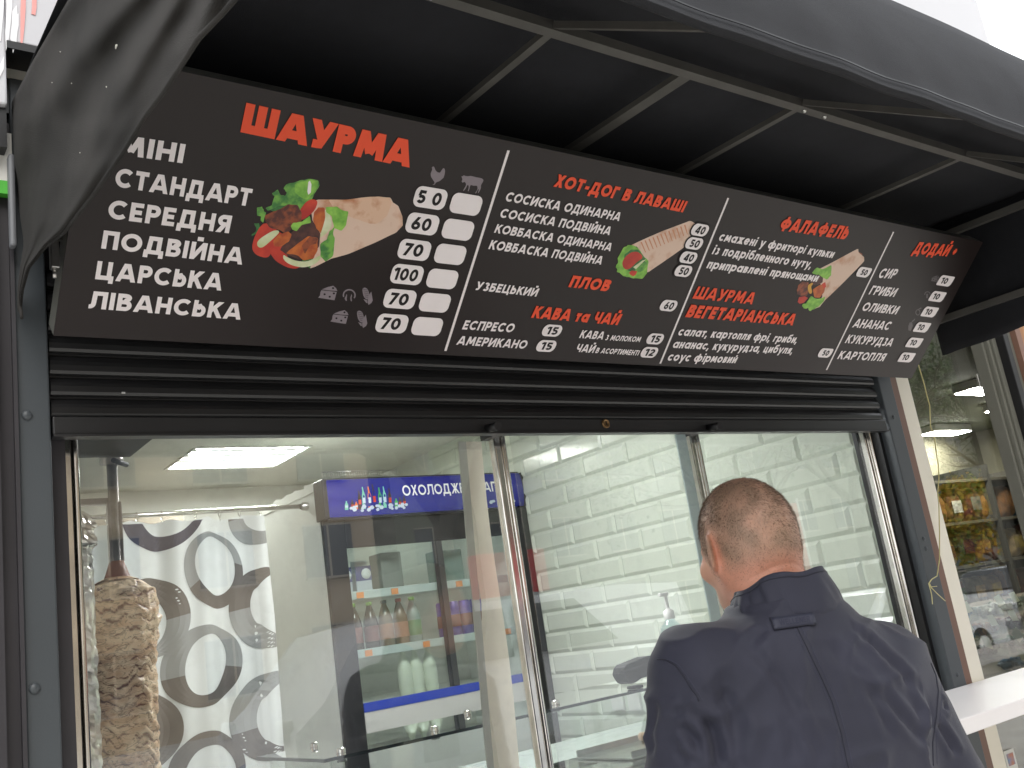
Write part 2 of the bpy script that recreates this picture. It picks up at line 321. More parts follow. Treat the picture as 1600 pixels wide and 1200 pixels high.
p=MB(); p.box((.2,.05,2.12),(2.93,.2,2.62)); p.box((.2,.0,2.55),(2.93,.05,2.62)); part(p,'lintel',BLK2)
p=MB(); p.box((.38,.03,.0),(2.73,.16,1.14)); part(p,'wall',mat('grey_facade_panel',S(120,122,124),.55,var=.06),label='grey panel below the serving hatch')
p=MB(); p.box((.2,.2,-.0),(2.75,3.4,.14)); part(p,'floor',mat('kiosk_floor_tile',S(150,146,140),.4,var=.1))
p=MB(); p.box((.2,.2,0),(.26,3.4,2.6)); part(p,'wall',WPAINT)
p=MB(); p.box((.2,3.4,0),(2.93,3.5,2.6)); part(p,'wall',WPAINT)
p=MB(); p.box((2.72,.2,0),(2.93,3.4,2.6)); part(p,'wall',GROUT)
# ceiling with a cut-out for the lamp
lx0,lx1,ly0,ly1=1.41,1.96,2.41,2.86
p=MB(); Z0,Z1=2.5,2.56
for a,b in (((.26,.2),(lx0,3.4)),((lx1,.2),(2.72,3.4)),((lx0,.2),(lx1,ly0)),((lx0,ly1),(lx1,3.4))): p.box((*a,Z0),(*b,Z1))
p.box((.2,.0,2.62),(2.93,3.5,2.68)); part(p,'ceiling',CEIL)
# bevelled tile wall
p=MB(); th,tw=.0875,.272; g_=.0012; be=.0125; ht=.007
k0=int(math.floor((2.2-.14)/th)); 
for i in range(-4,k0+1):
    z0=2.2-i*th
    if z0>2.5: continue
    off=1.394 if i%2==0 else 1.532
    j=-8
    while j<8:
        y0=off+j*tw; y1=y0+tw; j+=1
        a,b=max(y0+g_,.105),min(y1-g_,2.6)
        if b-a<.02: continue
        zz0,zz1=z0-th+g_,z0-g_; ba=be if a>y0-.1 and a==y0+g_ else .001; bb=be if b==y1-g_ else .001
        x0,x1=2.7,2.7-ht; jx=rng.normal(0,.0006,4)
        V=[(x0,a,zz0),(x0,b,zz0),(x0,b,zz1),(x0,a,zz1),(x1+jx[0],a+ba,zz0+be),(x1+jx[1],b-bb,zz0+be),(x1+jx[2],b-bb,zz1-be),(x1+jx[3],a+ba,zz1-be),(2.716,a,zz0),(2.716,b,zz0),(2.716,b,zz1),(2.716,a,zz1)]
        p.add(V,[(4,7,6,5),(0,4,5,1),(1,5,6,2),(2,6,7,3),(3,7,4,0),(0,1,9,8),(2,3,11,10),(1,2,10,9),(3,0,8,11)])
p.box((2.701,.1,.14),(2.7195,2.6,2.5)); part(p,'tile_wall',TILE)
# ================================================================ roller shutter
sh=empty('roller_shutter',(1.55,0,1.96),'black roller shutter rolled most of the way up above the serving hatch','shutter')
zs=[1.998,2.036,2.073,2.1125,2.151,2.19,2.23,2.27]
def slat(z0,z1):
    m=MB(); P=[]
    prof=[(.002,z0),(-.006,z0+.001),(-.0085,z0+.006),(-.0085,z0+.016),(-.006,z0+(z1-z0)*.6),(.001,z1-.006),(.0045,z1-.003),(.0045,z1)]
    for y,z in prof: P.append([(.349,y+.01,z),(2.734,y+.01,z)])
    m.grid(P,smooth=False); m.box((.349,.016,z0),(2.734,.02,z1)); return m
for a,b in zip(zs[:-1],zs[1:]): slat(a,b).build('slat',BLK,sh)
m=MB(); m.bevbox((.349,-.006,1.9655),(2.734,.014,1.9965),.002); m.box((.349,-.012,1.961),(2.734,.012,1.9652)); m.build('bottom_bar',mat('shutter_bar_enamel',S(42,42,43),.38,var=.05,rv=.05),sh)
def yl(mb,c,prof,n=20):
    k=len(mb.v); mb.lathe((0,0,0),prof,n)
    for i in range(k,len(mb.v)): x,y,z=mb.v[i]; mb.v[i]=(c[0]+x,c[1]-z,c[2]+y)
c=onY(946,662,-.006); m=MB(); yl(m,c,[(.0115,0),(.0115,.003),(.0095,.0045),(.008,.003),(.003,.003),(0,.0028)]); lk=m.build('lock_cylinder',RUST,sh)
m=MB(); m.box((c.x-.0008,c.y-.0046,c.z-.005),(c.x+.0008,c.y-.003,c.z+.005)); m.build('keyhole',BLK2,lk)
for t_ in [(768,668),(1113,667)]:
    c=onY(*t_,-.02); m=MB(); m.tube([(c.x,-.004,c.z+.001),(c.x-.004,-.05,c.z-.004)],.0095,14); m.build('stop_pin',BLK2,sh)
m=MB(); m.bevbox((.462,.0005,2.0395),(.468,-.0015,2.0425),.0005); m.build('paint_chip',mat('bare_alloy',S(190,190,188),.4),sh)
# ================================================================ sliding glass panels
def pane(x0,x1,y,zb_,zt,label,left=True,right=True,gl=GL):
    e=empty('sliding_glass_panel',((x0+x1)/2,y,zb_),label,'window','sliding glass panels of the hatch')
    m=MB(); m.box((x0,y-.002,zb_),(x1,y+.002,zt)); m.build('pane',gl,e)
    for s,x in ((left,x0),(right,x1)):
        if s:
            m=MB(); m.bevbox((x-.014,y-.012,zb_),(x+.004,y+.012,zt),.003); m.bevbox((x+.0045,y-.02,zb_),(x+.013,y+.004,zt),.003); m.build('rail',CHR,e)
    return e
zt=1.99
pane(.388,1.300,.075,1.17,zt,'left glass panel of the hatch in front of the meat spit and curtain',True,True)
pane(1.318,1.935,.045,1.17,zt,'middle glass panel of the hatch between the two chrome rails',False,False)
pane(1.940,2.722,.075,1.17,zt,'right glass panel of the hatch behind the man',True,True)
m=MB(); m.box((.375,.02,1.141),(2.731,.1,1.168)); part(m,'track',SILV)
m=MB(); m.box((1.863,.054,1.17),(1.9,.058,1.99)); part(m,'glass_edge_seal',mat('clear_edge_seal',S(190,205,205),.2))
for x in (1.275,1.925): m=MB(); m.box((x,.02,1.97),(x+.022,.1,2.1)); part(m,'track_stub',BLK2)
# cream upright behind the glass
def cq(px,py): return onY(px,py,.125)
P=[]
for i in range(25):
    t_=i/24; yy=690+(1240-690)*t_
    wv=8*math.exp(-((yy-955)/55)**2); l=728+(775-728)*(yy-700)/495+(5*math.sin(yy/60) if yy>800 else 0)+max(0,wv*1.2)
    r_=754+(812-754)*(yy-700)/495+3*math.sin(yy/80+1)
    a,b=cq(l,yy),cq(r_,yy); P.append([a,b,b+Vector((0,.02,0)),a+Vector((0,.02,0)),a])
m=MB(); m.grid(P,smooth=False); o=m.build('cream_upright',mat('cream_upright_paint',S(252,244,226),.5,var=.03,vs_=4)); tag(o,'cream painted upright strip standing behind the left glass panel','post')
m=MB(); a=onY(716,690,.1);b=onY(728,690,.1);c_=onY(762,1200,.1);d_=onY(772,1200,.1); m.prism([a,b,d_,c_],(0,1,0),.004); tag(m.build('plastic_strip',mat('frosted_strip',S(190,190,180),.3)),'narrow translucent strip along the left side of the cream upright','strip')
# ================================================================ menu board
T=.78998; ZB=2.11969; YB=-.05
E_=Vector((0,-math.sin(T),math.cos(T))); N_=Vector((0,-math.cos(T),-math.sin(T))); B0=Vector((0,YB,ZB))
def BW(u,v,w=0): return Vector((u,0,0))+B0+E_*v+N_*w
def bd(px,py):
    d=ray(px,py); t=((B0-CAMP).dot(N_))/d.dot(N_); q=CAMP+d*t-B0; return q.x,q.dot(E_)
board=empty('menu_board',(1.6,YB,ZB),'long dark brown menu board leaning forward above the shutter with orange headings and white dishes','menu board')
BRD=mat('menu_laminate',S(34,26,25),.36,var=.08,vs_=2.5,spec=.34,rv=.06,bump=.04,bs=40,vdet=8)
INK=mat('menu_white_print',S(246,238,238),.5,spec=.3)
ORG=mat('menu_orange_print',S(242,88,54),.5,spec=.3)
BLT=mat('menu_black_print',S(28,22,22),.5,spec=.3)
GRY=mat('menu_grey_print',S(134,124,130),.4)
DGR=mat('menu_dim_print',S(92,86,88),.4)
def bb(u0,u1,v0,v1,w0,w1,m):
    V=[BW(u,v,w) for w in (w0,w1) for u,v in ((u0,v0),(u1,v0),(u1,v1),(u0,v1))]
    return m.add(V,[(0,1,2,3),(7,6,5,4),(0,4,5,1),(1,5,6,2),(2,6,7,3),(3,7,4,0)])
m=MB(); bb(.345,2.86,.003,.468,-.003,0,m); m.build('panel',BRD,board)
m=MB(); bb(.345,.349,.003,.468,-.045,-.0032,m); bb(2.856,2.86,.003,.468,-.045,-.0032,m); bb(.35,2.855,.464,.468,-.045,-.0032,m); bb(.35,2.855,.003,.007,-.045,-.0032,m); m.build('tray_edge',mat('tray_metal',S(104,104,98),.4,var=.1),board)
m=MB(); a=onY(97,418,-.14); m.bevbox((.325,-.15,a.z-.005),(.338,-.135,a.z+.06),.002); m.box((.31,-.145,a.z+.045),(.345,-.14,a.z+.05)); m.tube([(.331,-.142,a.z-.005),(.331,-.142,a.z-.02)],.003); m.build('bracket',SILV,board)
def line(text,bl,br,tl,col,t=TK,sh_=False,sp=.13,k=1):
    u0,v0=bd(*bl);u1,v1=bd(*br);u2,v2=bd(*tl); L=math.hypot(u1-u0,v1-v0); ax=((u1-u0)/L,(v1-v0)/L); h_=(v2-v0)/k
    sx=((u2-u0)/(v2-v0) if sh_ is True else float(sh_)); sx=max(-.3,min(.3,sx))
    m=MB(); put_text(m,text,lambda a,b,w_:BW(u0+a*ax[0]-b*ax[1]*0,v0+a*ax[1]+b,w_),t,sp,ys=h_,fit=L,shear=sx)
    return m.build('lettering',col,board)
for a in [('МІНІ',(183,240.5),(284.5,254.5),(190,210),INK),('СТАНДАРТ',(178,291),(389,322),(184,261.5),INK),('СЕРЕДНЯ',(167,340.5),(357,364),(172,311),INK),
 ('ПОДВІЙНА',(157.5,387.5),(377,413),(161,359),INK),('ЦАРСЬКА',(148,435.5),(344.5,453.5),(153,407),INK),('ЛІВАНСЬКА',(137.5,481),(374.5,499),(143,454),INK)]: line(*a,t=.235)
line('ШАУРМА',(375,206),(637,261),(385,160),ORG,t=.30,sp=.1)
it=.12
for a in [('ХОТ-ДОГ В ЛАВАШІ',(864,291),(1066,331.5),(869,271),ORG,.26),('ПЛОВ',(887,448),(948.5,455),(892,429.5),ORG,.26),('КАВА та ЧАЙ',(829,496),(964,507.5),(832.5,477),ORG,.26),
 ('СОСИСКА ОДИНАРНА',(787.5,313.5),(966,345),(790,298.5),INK,.22),('СОСИСКА ПОДВІЙНА',(779,339),(951,367),(782,324.5),INK,.22),
 ('КОВБАСКА ОДИНАРНА',(771,363),(952.5,392),(773,349),INK,.22),('КОВБАСКА ПОДВІЙНА',(762,388.5),(938,413),(764.5,374),INK,.22),
 ('УЗБЕЦЬКИЙ',(741,452.5),(837,463),(744,439),INK,.22),('ЕСПРЕСО',(721,514),(800,519),(723,499.5),INK,.22),('АМЕРИКАНО',(712,538),(820,544.5),(715,524),INK,.22),
 ('КАВА',(904,527.5),(940.5,530),(907,515),INK,.22),('З МОЛОКОМ',(944,531),(998.5,534),(945.5,522.5),INK,.22),('ЧАЙ',(898,549),(926,551),(901,536.5),INK,.22),('В АСОРТИМЕНТІ',(929,551),(996,555),(930,542.5),INK,.22),
 ('ФАЛАФЕЛЬ',(1215,359),(1320,374),(1219,337),ORG,.26),('ШАУРМА',(1081,466),(1174,475),(1086,446.5),ORG,.23),('ВЕГЕТАРІАНСЬКА',(1069.5,495),(1237,508),(1074.5,475),ORG,.26),
 ('ДОДАЙ +',(1424,396),(1489,401),(1428.5,376.5),ORG,.26),
 ('СИР',(1370,434),(1396,435),(1372.5,418),INK,.22),('ГРИБИ',(1356,459.5),(1396,463.5),(1359,445),INK,.22),('ОЛИВКИ',(1344.5,485),(1399,491),(1347,471),INK,.22),
 ('АНАНАС',(1330.5,511),(1387,515.5),(1334,497),INK,.22),('КУКУРУДЗА',(1319,535.5),(1391,541),(1322,522),INK,.22),('КАРТОПЛЯ',(1307,560.5),(1379,564),(1310,547.5),INK,.22)]:
    line(*a[:5],t=a[5],sh_=it)
for a in [('смажені у фритюрі кульки',(1121,375.5),(1299.5,403),(1122.5,364.5)),('із подрібленного нуту,',(1111,396.5),(1265,419),(1113,385.5)),('приправлені прянощами',(1102.5,418.5),(1275,440),(1105,408)),
 ('салат, картопля фрі, гриби,',(1057.5,523.5),(1243,536),(1060,513.5)),('ананас, кукурудза, цибуля,',(1049,543),(1236,552.5),(1051,533)),('соус фірмовий',(1041,563),(1148,567),(1043,553))]:
    line(*a,INK,t=.215,sh_=it,k=.74)
def rrect(hu,hv,r,n=6,sh_=.0,corners=(1,1,1,1)):
    pts=[]
    for (sx,sy,a0),k in zip(((1,1,0),(-1,1,90),(-1,-1,180),(1,-1,270)),corners):
        rr=r*k+.0005
        for i in range(n+1): a=R(a0+90*i/n); pts.append((sx*(hu-rr)+rr*math.cos(a),sy*(hv-rr)+rr*math.sin(a)))
    return [(x+sh_*y,y) for x,y in pts]
def plate(c,hu,hv,r,txt=None,th_=.02,sh_=0,corners=(1,1,1,1),sp=.13,ring=False,tw_=None,dx=0):
    u,v=bd(*c); m=MB(); m.prism([BW(u+x,v+y,.0022) for x,y in rrect(hu,hv,r,6,sh_,corners)],-N_,.0008)
    m.v=[tuple(x) for x in m.v]; pl=m.build('price_plate',INK,board)
    if ring:
        m=MB(); m.prism([BW(u+x,v+y,.0018) for x,y in rrect(hu+.004,hv+.004,r+.004,6,sh_)],-N_,.0004); m.build('outline',BLT,pl)
    if txt:
        W=ribbons(txt,.22,sp)[1]; xs=tw_/W if tw_ else th_
        m=MB(); put_text(m,txt,lambda a,b,w_:BW(u-W*xs/2+a+dx,v-th_/2+b,w_),.23,sp,xs=xs,ys=th_,shear=.06 if sh_==0 else .15,z0=.0026); m.build('price',BLT,pl)
for c,t_ in (((672,309),'5 0'),((659.5,349.5),'60'),((647,390),'70'),((635.5,428.5),'100'),((624.4,466.7),'70'),((612,505),'70')):
    plate(c,.035,.0205,.013,t_,.026,tw_={'5 0':.052,'100':.052}.get(t_,.042),dx=-.003)
for c in ((727.7,318.8),(715,358.5),(703,397),(690.6,435.4),(679,472.5),(667,509.6)): plate(c,.035,.0205,.013)
for c,t_ in (((862,516),'15'),((853,540),'15'),((1044,477),'60'),((1023,529),'15'),((1014,550),'12'),((1093,359),'40'),((1084,380),'50'),((1075,402),'40'),((1067,423),'50')):
    plate(c,.0265,.0145,.0125,t_,.019,sh_=.12,tw_=.030,ring=t_ in('40','50'))
for c in ((1349,425),(1289,551)): plate(c,.029,.0145,.011,'50',.017,sh_=.1,tw_=.028,corners=(.6,1,1,1.2))
for c in ((1476.7,438.5),(1464,463),(1452,487),(1440,511),(1428,535),(1416,558)): plate(c,.037,.0165,.012,'10',.019,sh_=.12,tw_=.032,corners=(.35,1,.35,1),dx=-.007)
for a,b in (((795,235),(695,548)),((1137,309),(1032,568)),((1395,362),(1292,578))):
    (u0,v0),(u1,v1)=bd(*a),bd(*b); u=(u0+u1)/2; m=MB(); bb(u-.0028,u+.0028,v1,v0,.0004,.001,m); m.build('divider_line',INK,board)
# flat printed pictures: polygons traced on the board surface
def shapes(name,items,label=None,layer=.0004,par=None):
    mats=[]; m=MB()
    for k,(mt,pts,*q) in enumerate(items):
        if mt not in mats: mats.append(mt)
        m.mi=mats.index(mt); P=[]; pts=chai(pts,2) if 6<len(pts)<40 else (chai(pts,1) if len(pts)>=40 else pts)
        for px,py in pts:
            u,v=bd(px,py); P.append(BW(u,v,layer+.00004*k))
        m.add(P,[tuple(range(len(P)))])
    return m.build(name,mats,par or board,label)
def chai(p,n=1):
    for _ in range(n):
        q=[]
        for i in range(len(p)):
            a,b=p[i],p[(i+1)%len(p)]; q+=[(a[0]*.78+b[0]*.22,a[1]*.78+b[1]*.22),(a[0]*.22+b[0]*.78,a[1]*.22+b[1]*.78)]
        p=q
    return p
def fr(x0,y0,s,pts): return [(x0+x/s,y0+y/s) for x,y in pts]
def wob(pts,a=1.2,n=3,seed=0):
    out=[]
    for i,p in enumerate(pts):
        q=pts[(i+1)%len(pts)]
        for j in range(n):
            t=j/n; x=p[0]+(q[0]-p[0])*t; y=p[1]+(q[1]-p[1])*t; out.append((x+a*nz(x*.35,y*.35,seed+1),y+a*nz(x*.35,y*.35,seed+9)))
    return out
# print materials vary in flat ink colour only
TOR=mat('print_flatbread',S(226,196,176),.4,col2=S(196,140,104),vs_=26,lo=.52,hi=.74)
TOR2=mat('print_flatbread_fold',S(224,186,158),.4,col2=S(190,124,84),vs_=34,lo=.5,hi=.72)
LET=mat('print_lettuce',S(118,178,72),.4,col2=S(60,124,56),vs_=60,lo=.42,hi=.62)
LETL=mat('print_lettuce_light',S(150,205,84),.4,col2=S(104,168,56),vs_=60)
LETD=mat('print_lettuce_dark',S(66,130,62),.4,col2=S(30,84,44),vs_=80)
TOM=mat('print_tomato',S(212,66,40),.4,col2=S(178,40,30),vs_=30)
MEA=mat('print_roast_meat',S(150,74,40),.4,col2=S(84,38,30),vs_=70,lo=.4,hi=.6)
MEAL=mat('print_meat_light',S(206,112,44),.4,col2=S(168,72,32),vs_=60)
MEAD=mat('print_meat_dark',S(92,50,40),.4,col2=S(56,30,30),vs_=70)
ONI=mat('print_onion',S(226,228,196),.4,col2=S(196,206,150),vs_=40)
YEL=mat('print_pepper',S(214,158,50),.4)
G1=lambda pts:fr(380,260,6.154,pts)
shapes('food_picture',[
 (LETD,wob(G1([(230,400),(400,330),(600,300),(600,420),(560,600),(880,620),(870,860),(780,920),(640,980),(560,900),(760,800),(700,600),(500,380),(300,440)]))),
 (TOR,wob(G1([(640,340),(720,318),(830,318),(1000,318),(1200,292),(1300,290),(1415,300),(1440,345),(1490,380),(1530,480),(1535,565),(1470,635),(1250,740),(1000,845),(850,885),(700,960),(640,980),(700,800)]),.5)),
 (TOR2,wob(G1([(820,320),(1000,318),(1200,292),(1300,290),(1415,300),(1425,360),(1380,480),(1290,550),(1220,550),(1120,515),(1000,475),(880,420)]),.5)),
 (LET,wob(G1([(210,400),(270,370),(300,290),(275,255),(335,218),(350,270),(400,280),(420,250),(388,215),(410,170),(480,155),(560,130),(640,118),(715,130),(735,180),(690,250),(660,320),(600,420),(480,440),(420,370),(340,380),(240,430)]),1.6)),
 (LETL,wob(G1([(500,160),(640,125),(715,140),(720,185),(670,260),(610,320),(540,290),(490,240)]),1.2)),
 (INK,G1([(625,150),(640,135),(655,170),(650,250),(625,272),(615,240)])),
 (LET,wob(G1([(130,395),(180,385),(200,430),(220,440),(190,540),(165,520),(170,480),(130,470)]),1)),
 (LETD,wob(G1([(100,545),(150,545),(160,590),(140,640),(80,670),(80,650),(115,630),(130,600)]),1)),
 (TOM,G1([(80,790),(100,690),(150,590),(200,540),(300,560),(330,640),(260,860),(210,880),(120,850)])),
 (TOM,G1([(540,420),(600,340),(660,310),(720,330),(690,420),(600,500),(540,520)])),
 (TOM,G1([(235,740),(250,660),(330,620),(400,660),(420,900),(560,960),(500,985),(420,970),(310,910),(255,830)])),
 (MEA,wob(G1([(205,470),(290,430),(350,410),(430,360),(520,370),(560,450),(560,560),(460,600),(420,650),(340,610),(250,590),(215,530)]),1.5)),
 (MEAD,wob(G1([(450,640),(560,560),(640,480),(690,560),(740,640),(730,780),(540,900),(420,850),(350,800),(400,720)]),1.5)),
 (MEAL,wob(G1([(680,440),(720,390),(780,400),(790,520),(750,650),(700,590),(670,520)]),1)),
 (MEAL,wob(G1([(285,720),(330,660),(430,625),(465,650),(440,720),(360,770),(300,765)]),1)),
 (MEAL,wob(G1([(410,835),(520,740),(630,665),(715,690),(715,800),(680,880),(580,905),(520,850)]),1.5)),
 (MEA,wob(G1([(560,760),(640,670),(715,695),(700,740),(640,760),(590,840)]),1)),
 (ONI,G1([(780,400),(840,470),(850,560),(820,620),(740,690),(740,650),(770,560),(790,480)])),
 (ONI,G1([(130,730),(160,690),(280,615),(340,612),(345,640),(200,770),(160,782),(135,765)])),
 (ONI,G1([(385,845),(420,870),(500,905),(600,915),(680,885),(740,850),(745,885),(680,945),(580,972),(480,955),(410,920),(380,880)])),
 (LETL,wob(G1([(790,390),(900,385),(950,420),(1010,435),(990,560),(940,620),(870,590),(850,480),(800,440)]),1.2)),
 (LET,wob(G1([(880,570),(860,640),(880,700),(860,860),(790,915),(740,860),(740,740),(800,700),(830,620)]),1.4)),
 (LETL,wob(G1([(455,570),(480,540),(560,530),(640,470),(650,540),(560,560),(510,620),(470,605)]),1)),
 ],'colourful picture of a wrap filled with meat, tomato and lettuce')
G2=lambda pts:fr(940,330,9.412,pts)
st=[(ORG,G2([(570+i*58,455-i*23),(590+i*58,450-i*23),(650+i*56,600-i*24),(640+i*56,610-i*24)])) for i in range(12)]
GRL=mat('print_grill_stripe',S(206,140,104),.4)
st=[(GRL,p_) for _,p_ in st]
shapes('food_picture',[(TOR,wob(G2([(430,500),(600,420),(900,290),(1240,160),(1300,140),(1380,180),(1400,260),(1360,330),(1200,540),(1000,680),(660,915),(640,700),(520,520)]),.4))]+st+[
 (LETL,wob(G2([(230,690),(290,590),(310,540),(390,495),(500,510),(600,620),(690,740),(660,900),(610,995),(540,985),(400,970),(320,950),(270,910),(220,890),(225,850),(195,810),(235,770)]),2)),
 (LETD,wob(G2([(330,640),(430,560),(540,560),(640,700),(600,850),(480,900),(380,870),(320,760)]),1)),
 (TOM,G2([(300,740),(350,660),(430,600),(520,590),(590,640),(600,690),(520,740),(420,840),(350,860),(305,810)])),
 (LET,wob(G2([(480,870),(560,780),(690,720),(660,820),(560,900)]),1)),(ONI,G2([(460,820),(600,720),(650,705),(500,850)])),
 (TOM,G2([(400,900),(440,870),(520,880),(500,930),(460,955),(415,930)]))],'picture of a grilled rolled flatbread with sausage and lettuce')
G3=lambda pts:fr(1220,370,9.233,pts)
shapes('food_picture',[(MEA,wob(G3([(1100,200),(1180,250),(1150,300),(1080,260)]),.3)),
 (TOR,wob(G3([(480,500),(700,390),(1115,168),(1120,225),(1200,290),(1200,350),(1100,460),(860,700),(640,910),(560,1010),(480,1040),(600,860),(560,600)]),.4)),
 (LETL,wob(G3([(440,520),(520,440),(600,470),(730,400),(720,560),(660,620),(560,560)]),1.4)),
 (MEAD,wob(G3([(430,600),(540,540),(610,590),(600,660),(500,700),(430,680)]),1)),
 (MEA,wob(G3([(230,770),(250,690),(320,645),(400,660),(400,820),(360,855),(290,850),(235,830)]),1)),
 (MEAL,wob(G3([(460,760),(560,690),(650,680),(620,800),(560,880),(480,870)]),1)),
 (TOM,G3([(240,940),(260,870),(340,855),(390,880),(330,950),(270,965)])),(TOM,G3([(590,680),(640,650),(650,720),(610,750)])),
 (YEL,G3([(385,700),(440,660),(470,670),(430,720),(455,800),(420,830),(390,780)])),
 (LETL,wob(G3([(300,985),(380,940),(430,850),(520,900),(640,860),(620,930),(540,1010),(470,1040),(415,1075),(390,1030),(330,1030)]),2))],'picture of a flatbread cone with falafel and salad')
# re-print the words that run over that picture a hair above it
# icons
G4=lambda pts:fr(640,250,11.43,pts)
shapes('icon',[(GRY,G4([(400,150),(395,125),(430,112),(445,140),(460,180),(490,215),(540,228),(565,190),(590,150),(610,143),(630,165),(630,230),(605,320),(580,335),(540,375),(465,400),(450,440),(398,442),(440,425),(445,398),(410,345),(380,300),(372,240),(400,180)]))],'grey hen silhouette')
shapes('icon',[(GRY,G4([(925,385),(945,345),(920,285),(950,290),(965,268),(985,282),(1040,290),(1090,280),(1180,305),(1290,325),(1318,355),(1310,385),(1270,450),(1275,500),(1230,590),(1215,585),(1240,520),(1220,520),(1185,597),(1165,592),(1215,520),(1205,455),(1140,460),(1085,440),(1065,520),(1050,560),(1035,550),(1055,500),(1050,445),(1030,445),(1000,510),(965,552),(950,545),(1015,440),(985,385),(945,405)]))],'grey cow silhouette')
def cheese(ox,oy,s=1,mt=GRY):
    g=lambda pts:[(ox+x*s/10,oy+y*s/10) for x,y in pts]
    dots=[[(cx+18*math.cos(a*.7),cy+16*math.sin(a*.7)) for a in range(9)] for cx,cy in ((100,112),(180,150),(245,98),(232,15))]
    shapes('icon',[(mt,g([(50,48),(290,75),(255,205),(0,165),(30,130),(35,80)])),(mt,g([(55,36),(150,-2),(235,-22),(280,15),(300,60),(180,52)]))]+[(BLT,g(d)) for d in dots],'cheese wedge icon')
cheese(497,448.5); cheese(516,486.5,.95)
def corn(ox,oy,s=1,mt=GRY):
    g=lambda pts:[(ox+x*s/10,oy+y*s/10) for x,y in pts]
    ker=[(BLT,g([(15+18*i+8*j,20+30*j+4*i),(24+18*i+8*j,22+30*j+4*i),(22+18*i+8*j,32+30*j+4*i),(13+18*i+8*j,30+30*j+4*i)])) for j in range(5) for i in range(4)]
    shapes('icon',[(mt,g([(0,40),(10,10),(40,0),(80,20),(105,80),(110,130),(80,190),(50,180),(15,130)]))]+ker+[(mt,g([(138,60),(160,200),(140,240),(95,270),(78,230),(85,140)])),(mt,g([(15,180),(70,195),(75,240),(60,240)]))],'corn cob icon')
corn(566,449,1); corn(557.5,485,1)
def arcp(cx,cy,rx,ry,a0,a1,w_,n=12):
    o_=[(cx+rx*math.cos(R(a0+(a1-a0)*i/n)),cy-ry*math.sin(R(a0+(a1-a0)*i/n))) for i in range(n+1)]; i_=[(cx+(rx-w_)*math.cos(R(a1+(a0-a1)*i/n)),cy-(ry-w_)*math.sin(R(a1+(a0-a1)*i/n))) for i in range(n+1)]; return o_+i_
shapes('icon',[(GRY,arcp(545.5,461,10.3,9.6,-35,200,2.2)),(GRY,[(541,459),(542.5,461),(541.5,466),(542,470),(540,470),(538,466),(540.5,462)]),(GRY,[(549,459),(550,462),(549,465),(550,470),(548,471),(547,466),(548,462)])],'mushroom icon')
cheese(1454,431.5,.45,DGR); corn(1425,531,.5,DGR)
shapes('icon',[(DGR,arcp(1449,460,5,5,-20,190,1.5)),(DGR,[(1447,459),(1450,459),(1450,466),(1447,466)])],'dim mushroom icon')
shapes('icon',[(DGR,arcp(1434,488,4,5,0,360,1.5)),(DGR,[(1434,483),(1439,480),(1440,482),(1435,484)])],'dim olive icon')
shapes('icon',[(DGR,[(1421,504),(1425,503),(1426,509),(1423,517),(1419,516),(1419,509)]),(DGR,[(1424,502),(1430,497),(1429,500),(1426,503)])],'dim pineapple icon')
# ================================================================ awning
AX0,AX1=.30,3.0
aw=empty('awning',(1.65,-.5,2.2),'black canvas awning on a grey steel frame, its left end dusty and sagging','awning')
ZB_=2.545; ya=-.6; yf,zf=-.99,2.30
def fb(a,b,w_=.024,h_=.022,up=(0,0,1)): m=MB(); m.bar(a,b,w_,h_,up); return m.build('frame_bar',FRM,aw)
fb((AX0+.02,ya,ZB_),(AX1-.01,ya,ZB_),.021,.02)
fb((AX0+.02,yf,zf),(AX1-.01,yf,zf),.02,.02)
fb((AX0+.02,-.0,2.575),(AX1-.01,-.0,2.575),.02,.02)
for x in (1.056,1.402,1.745,2.414):
    wide=x==1.402
    o=fb((x,ya+.012,ZB_),(x,-.012,2.575),.030 if wide else .017,.012)
    if x in (1.402,2.414):
        m=MB(); m.lathe((x,-.42,2.5505),[(.006,-.0012),(.006,0),(0,0)],12); m.build('hole',BLK2,o)
    if not wide: fb((x,ya-.012,ZB_),(x,yf+.01,zf+.004),.014,.012)
for x in (AX0+.036,AX1-.02):
    fb((x,0,2.565),(x,ya,ZB_-.0),.02,.02); fb((x,ya,ZB_),(x,yf,zf),.02,.02); fb((x,-.01,2.30),(x,yf+.01,2.285),.016,.02)
m=MB()
for t_ in [(665,33),(690,113),(1253,158),(1285,170)]: c=onY(*t_,-.6); m.lathe((c.x,-.6,2.534),[(.005,0),(.003,-.004),(0,-.005)],10)
m.build('bolts',SILV,aw)
prof=[(.0,2.615),(-.2,2.612),(-.4,2.602),(-.6,2.592),(-.75,2.585),(-.85,2.578),(-.9,2.562),(-.945,2.52),(-.985,2.455),(-1.015,2.385),(-1.04,2.31),(-1.05,2.26),(-1.056,2.215)]
nx_=120; P=[]
xsA=[AX0+(AX1-AX0)*i/nx_ for i in range(nx_+1)]
for x in xsA:
    row=[]; el=math.exp(-((x-AX0)/.06)); 
    for k,(y,z) in enumerate(prof):
        s=.5-.5*math.cos((x-.71)/.344*2*math.pi)
        dz=-.006*s*(1 if 1<k<5 else .15)+.003*nz(x*2,y*4,3)
        dy=.004*nz(x*2,z*5,8)+ (.003*nz(x*10,z*2,2) if k>9 else 0)
        row.append((x,y+(dy if k>4 else 0),z+dz-el*(.06+.08*(k/12 if k<9 else .4))))
    # hem: rolled bead
    y,z=row[-1][1:]
    row+= [(x,y-.004,z-.006),(x,y+.004,z-.010),(x,y+.012,z-.004),(x,y+.010,z+.006+.003*nz(x*60,0,5)),(x,y+.008,z+.016)]
    P.append(row)
m=MB(); m.grid(P); co_=m.build('canopy_fabric',FAB,aw)
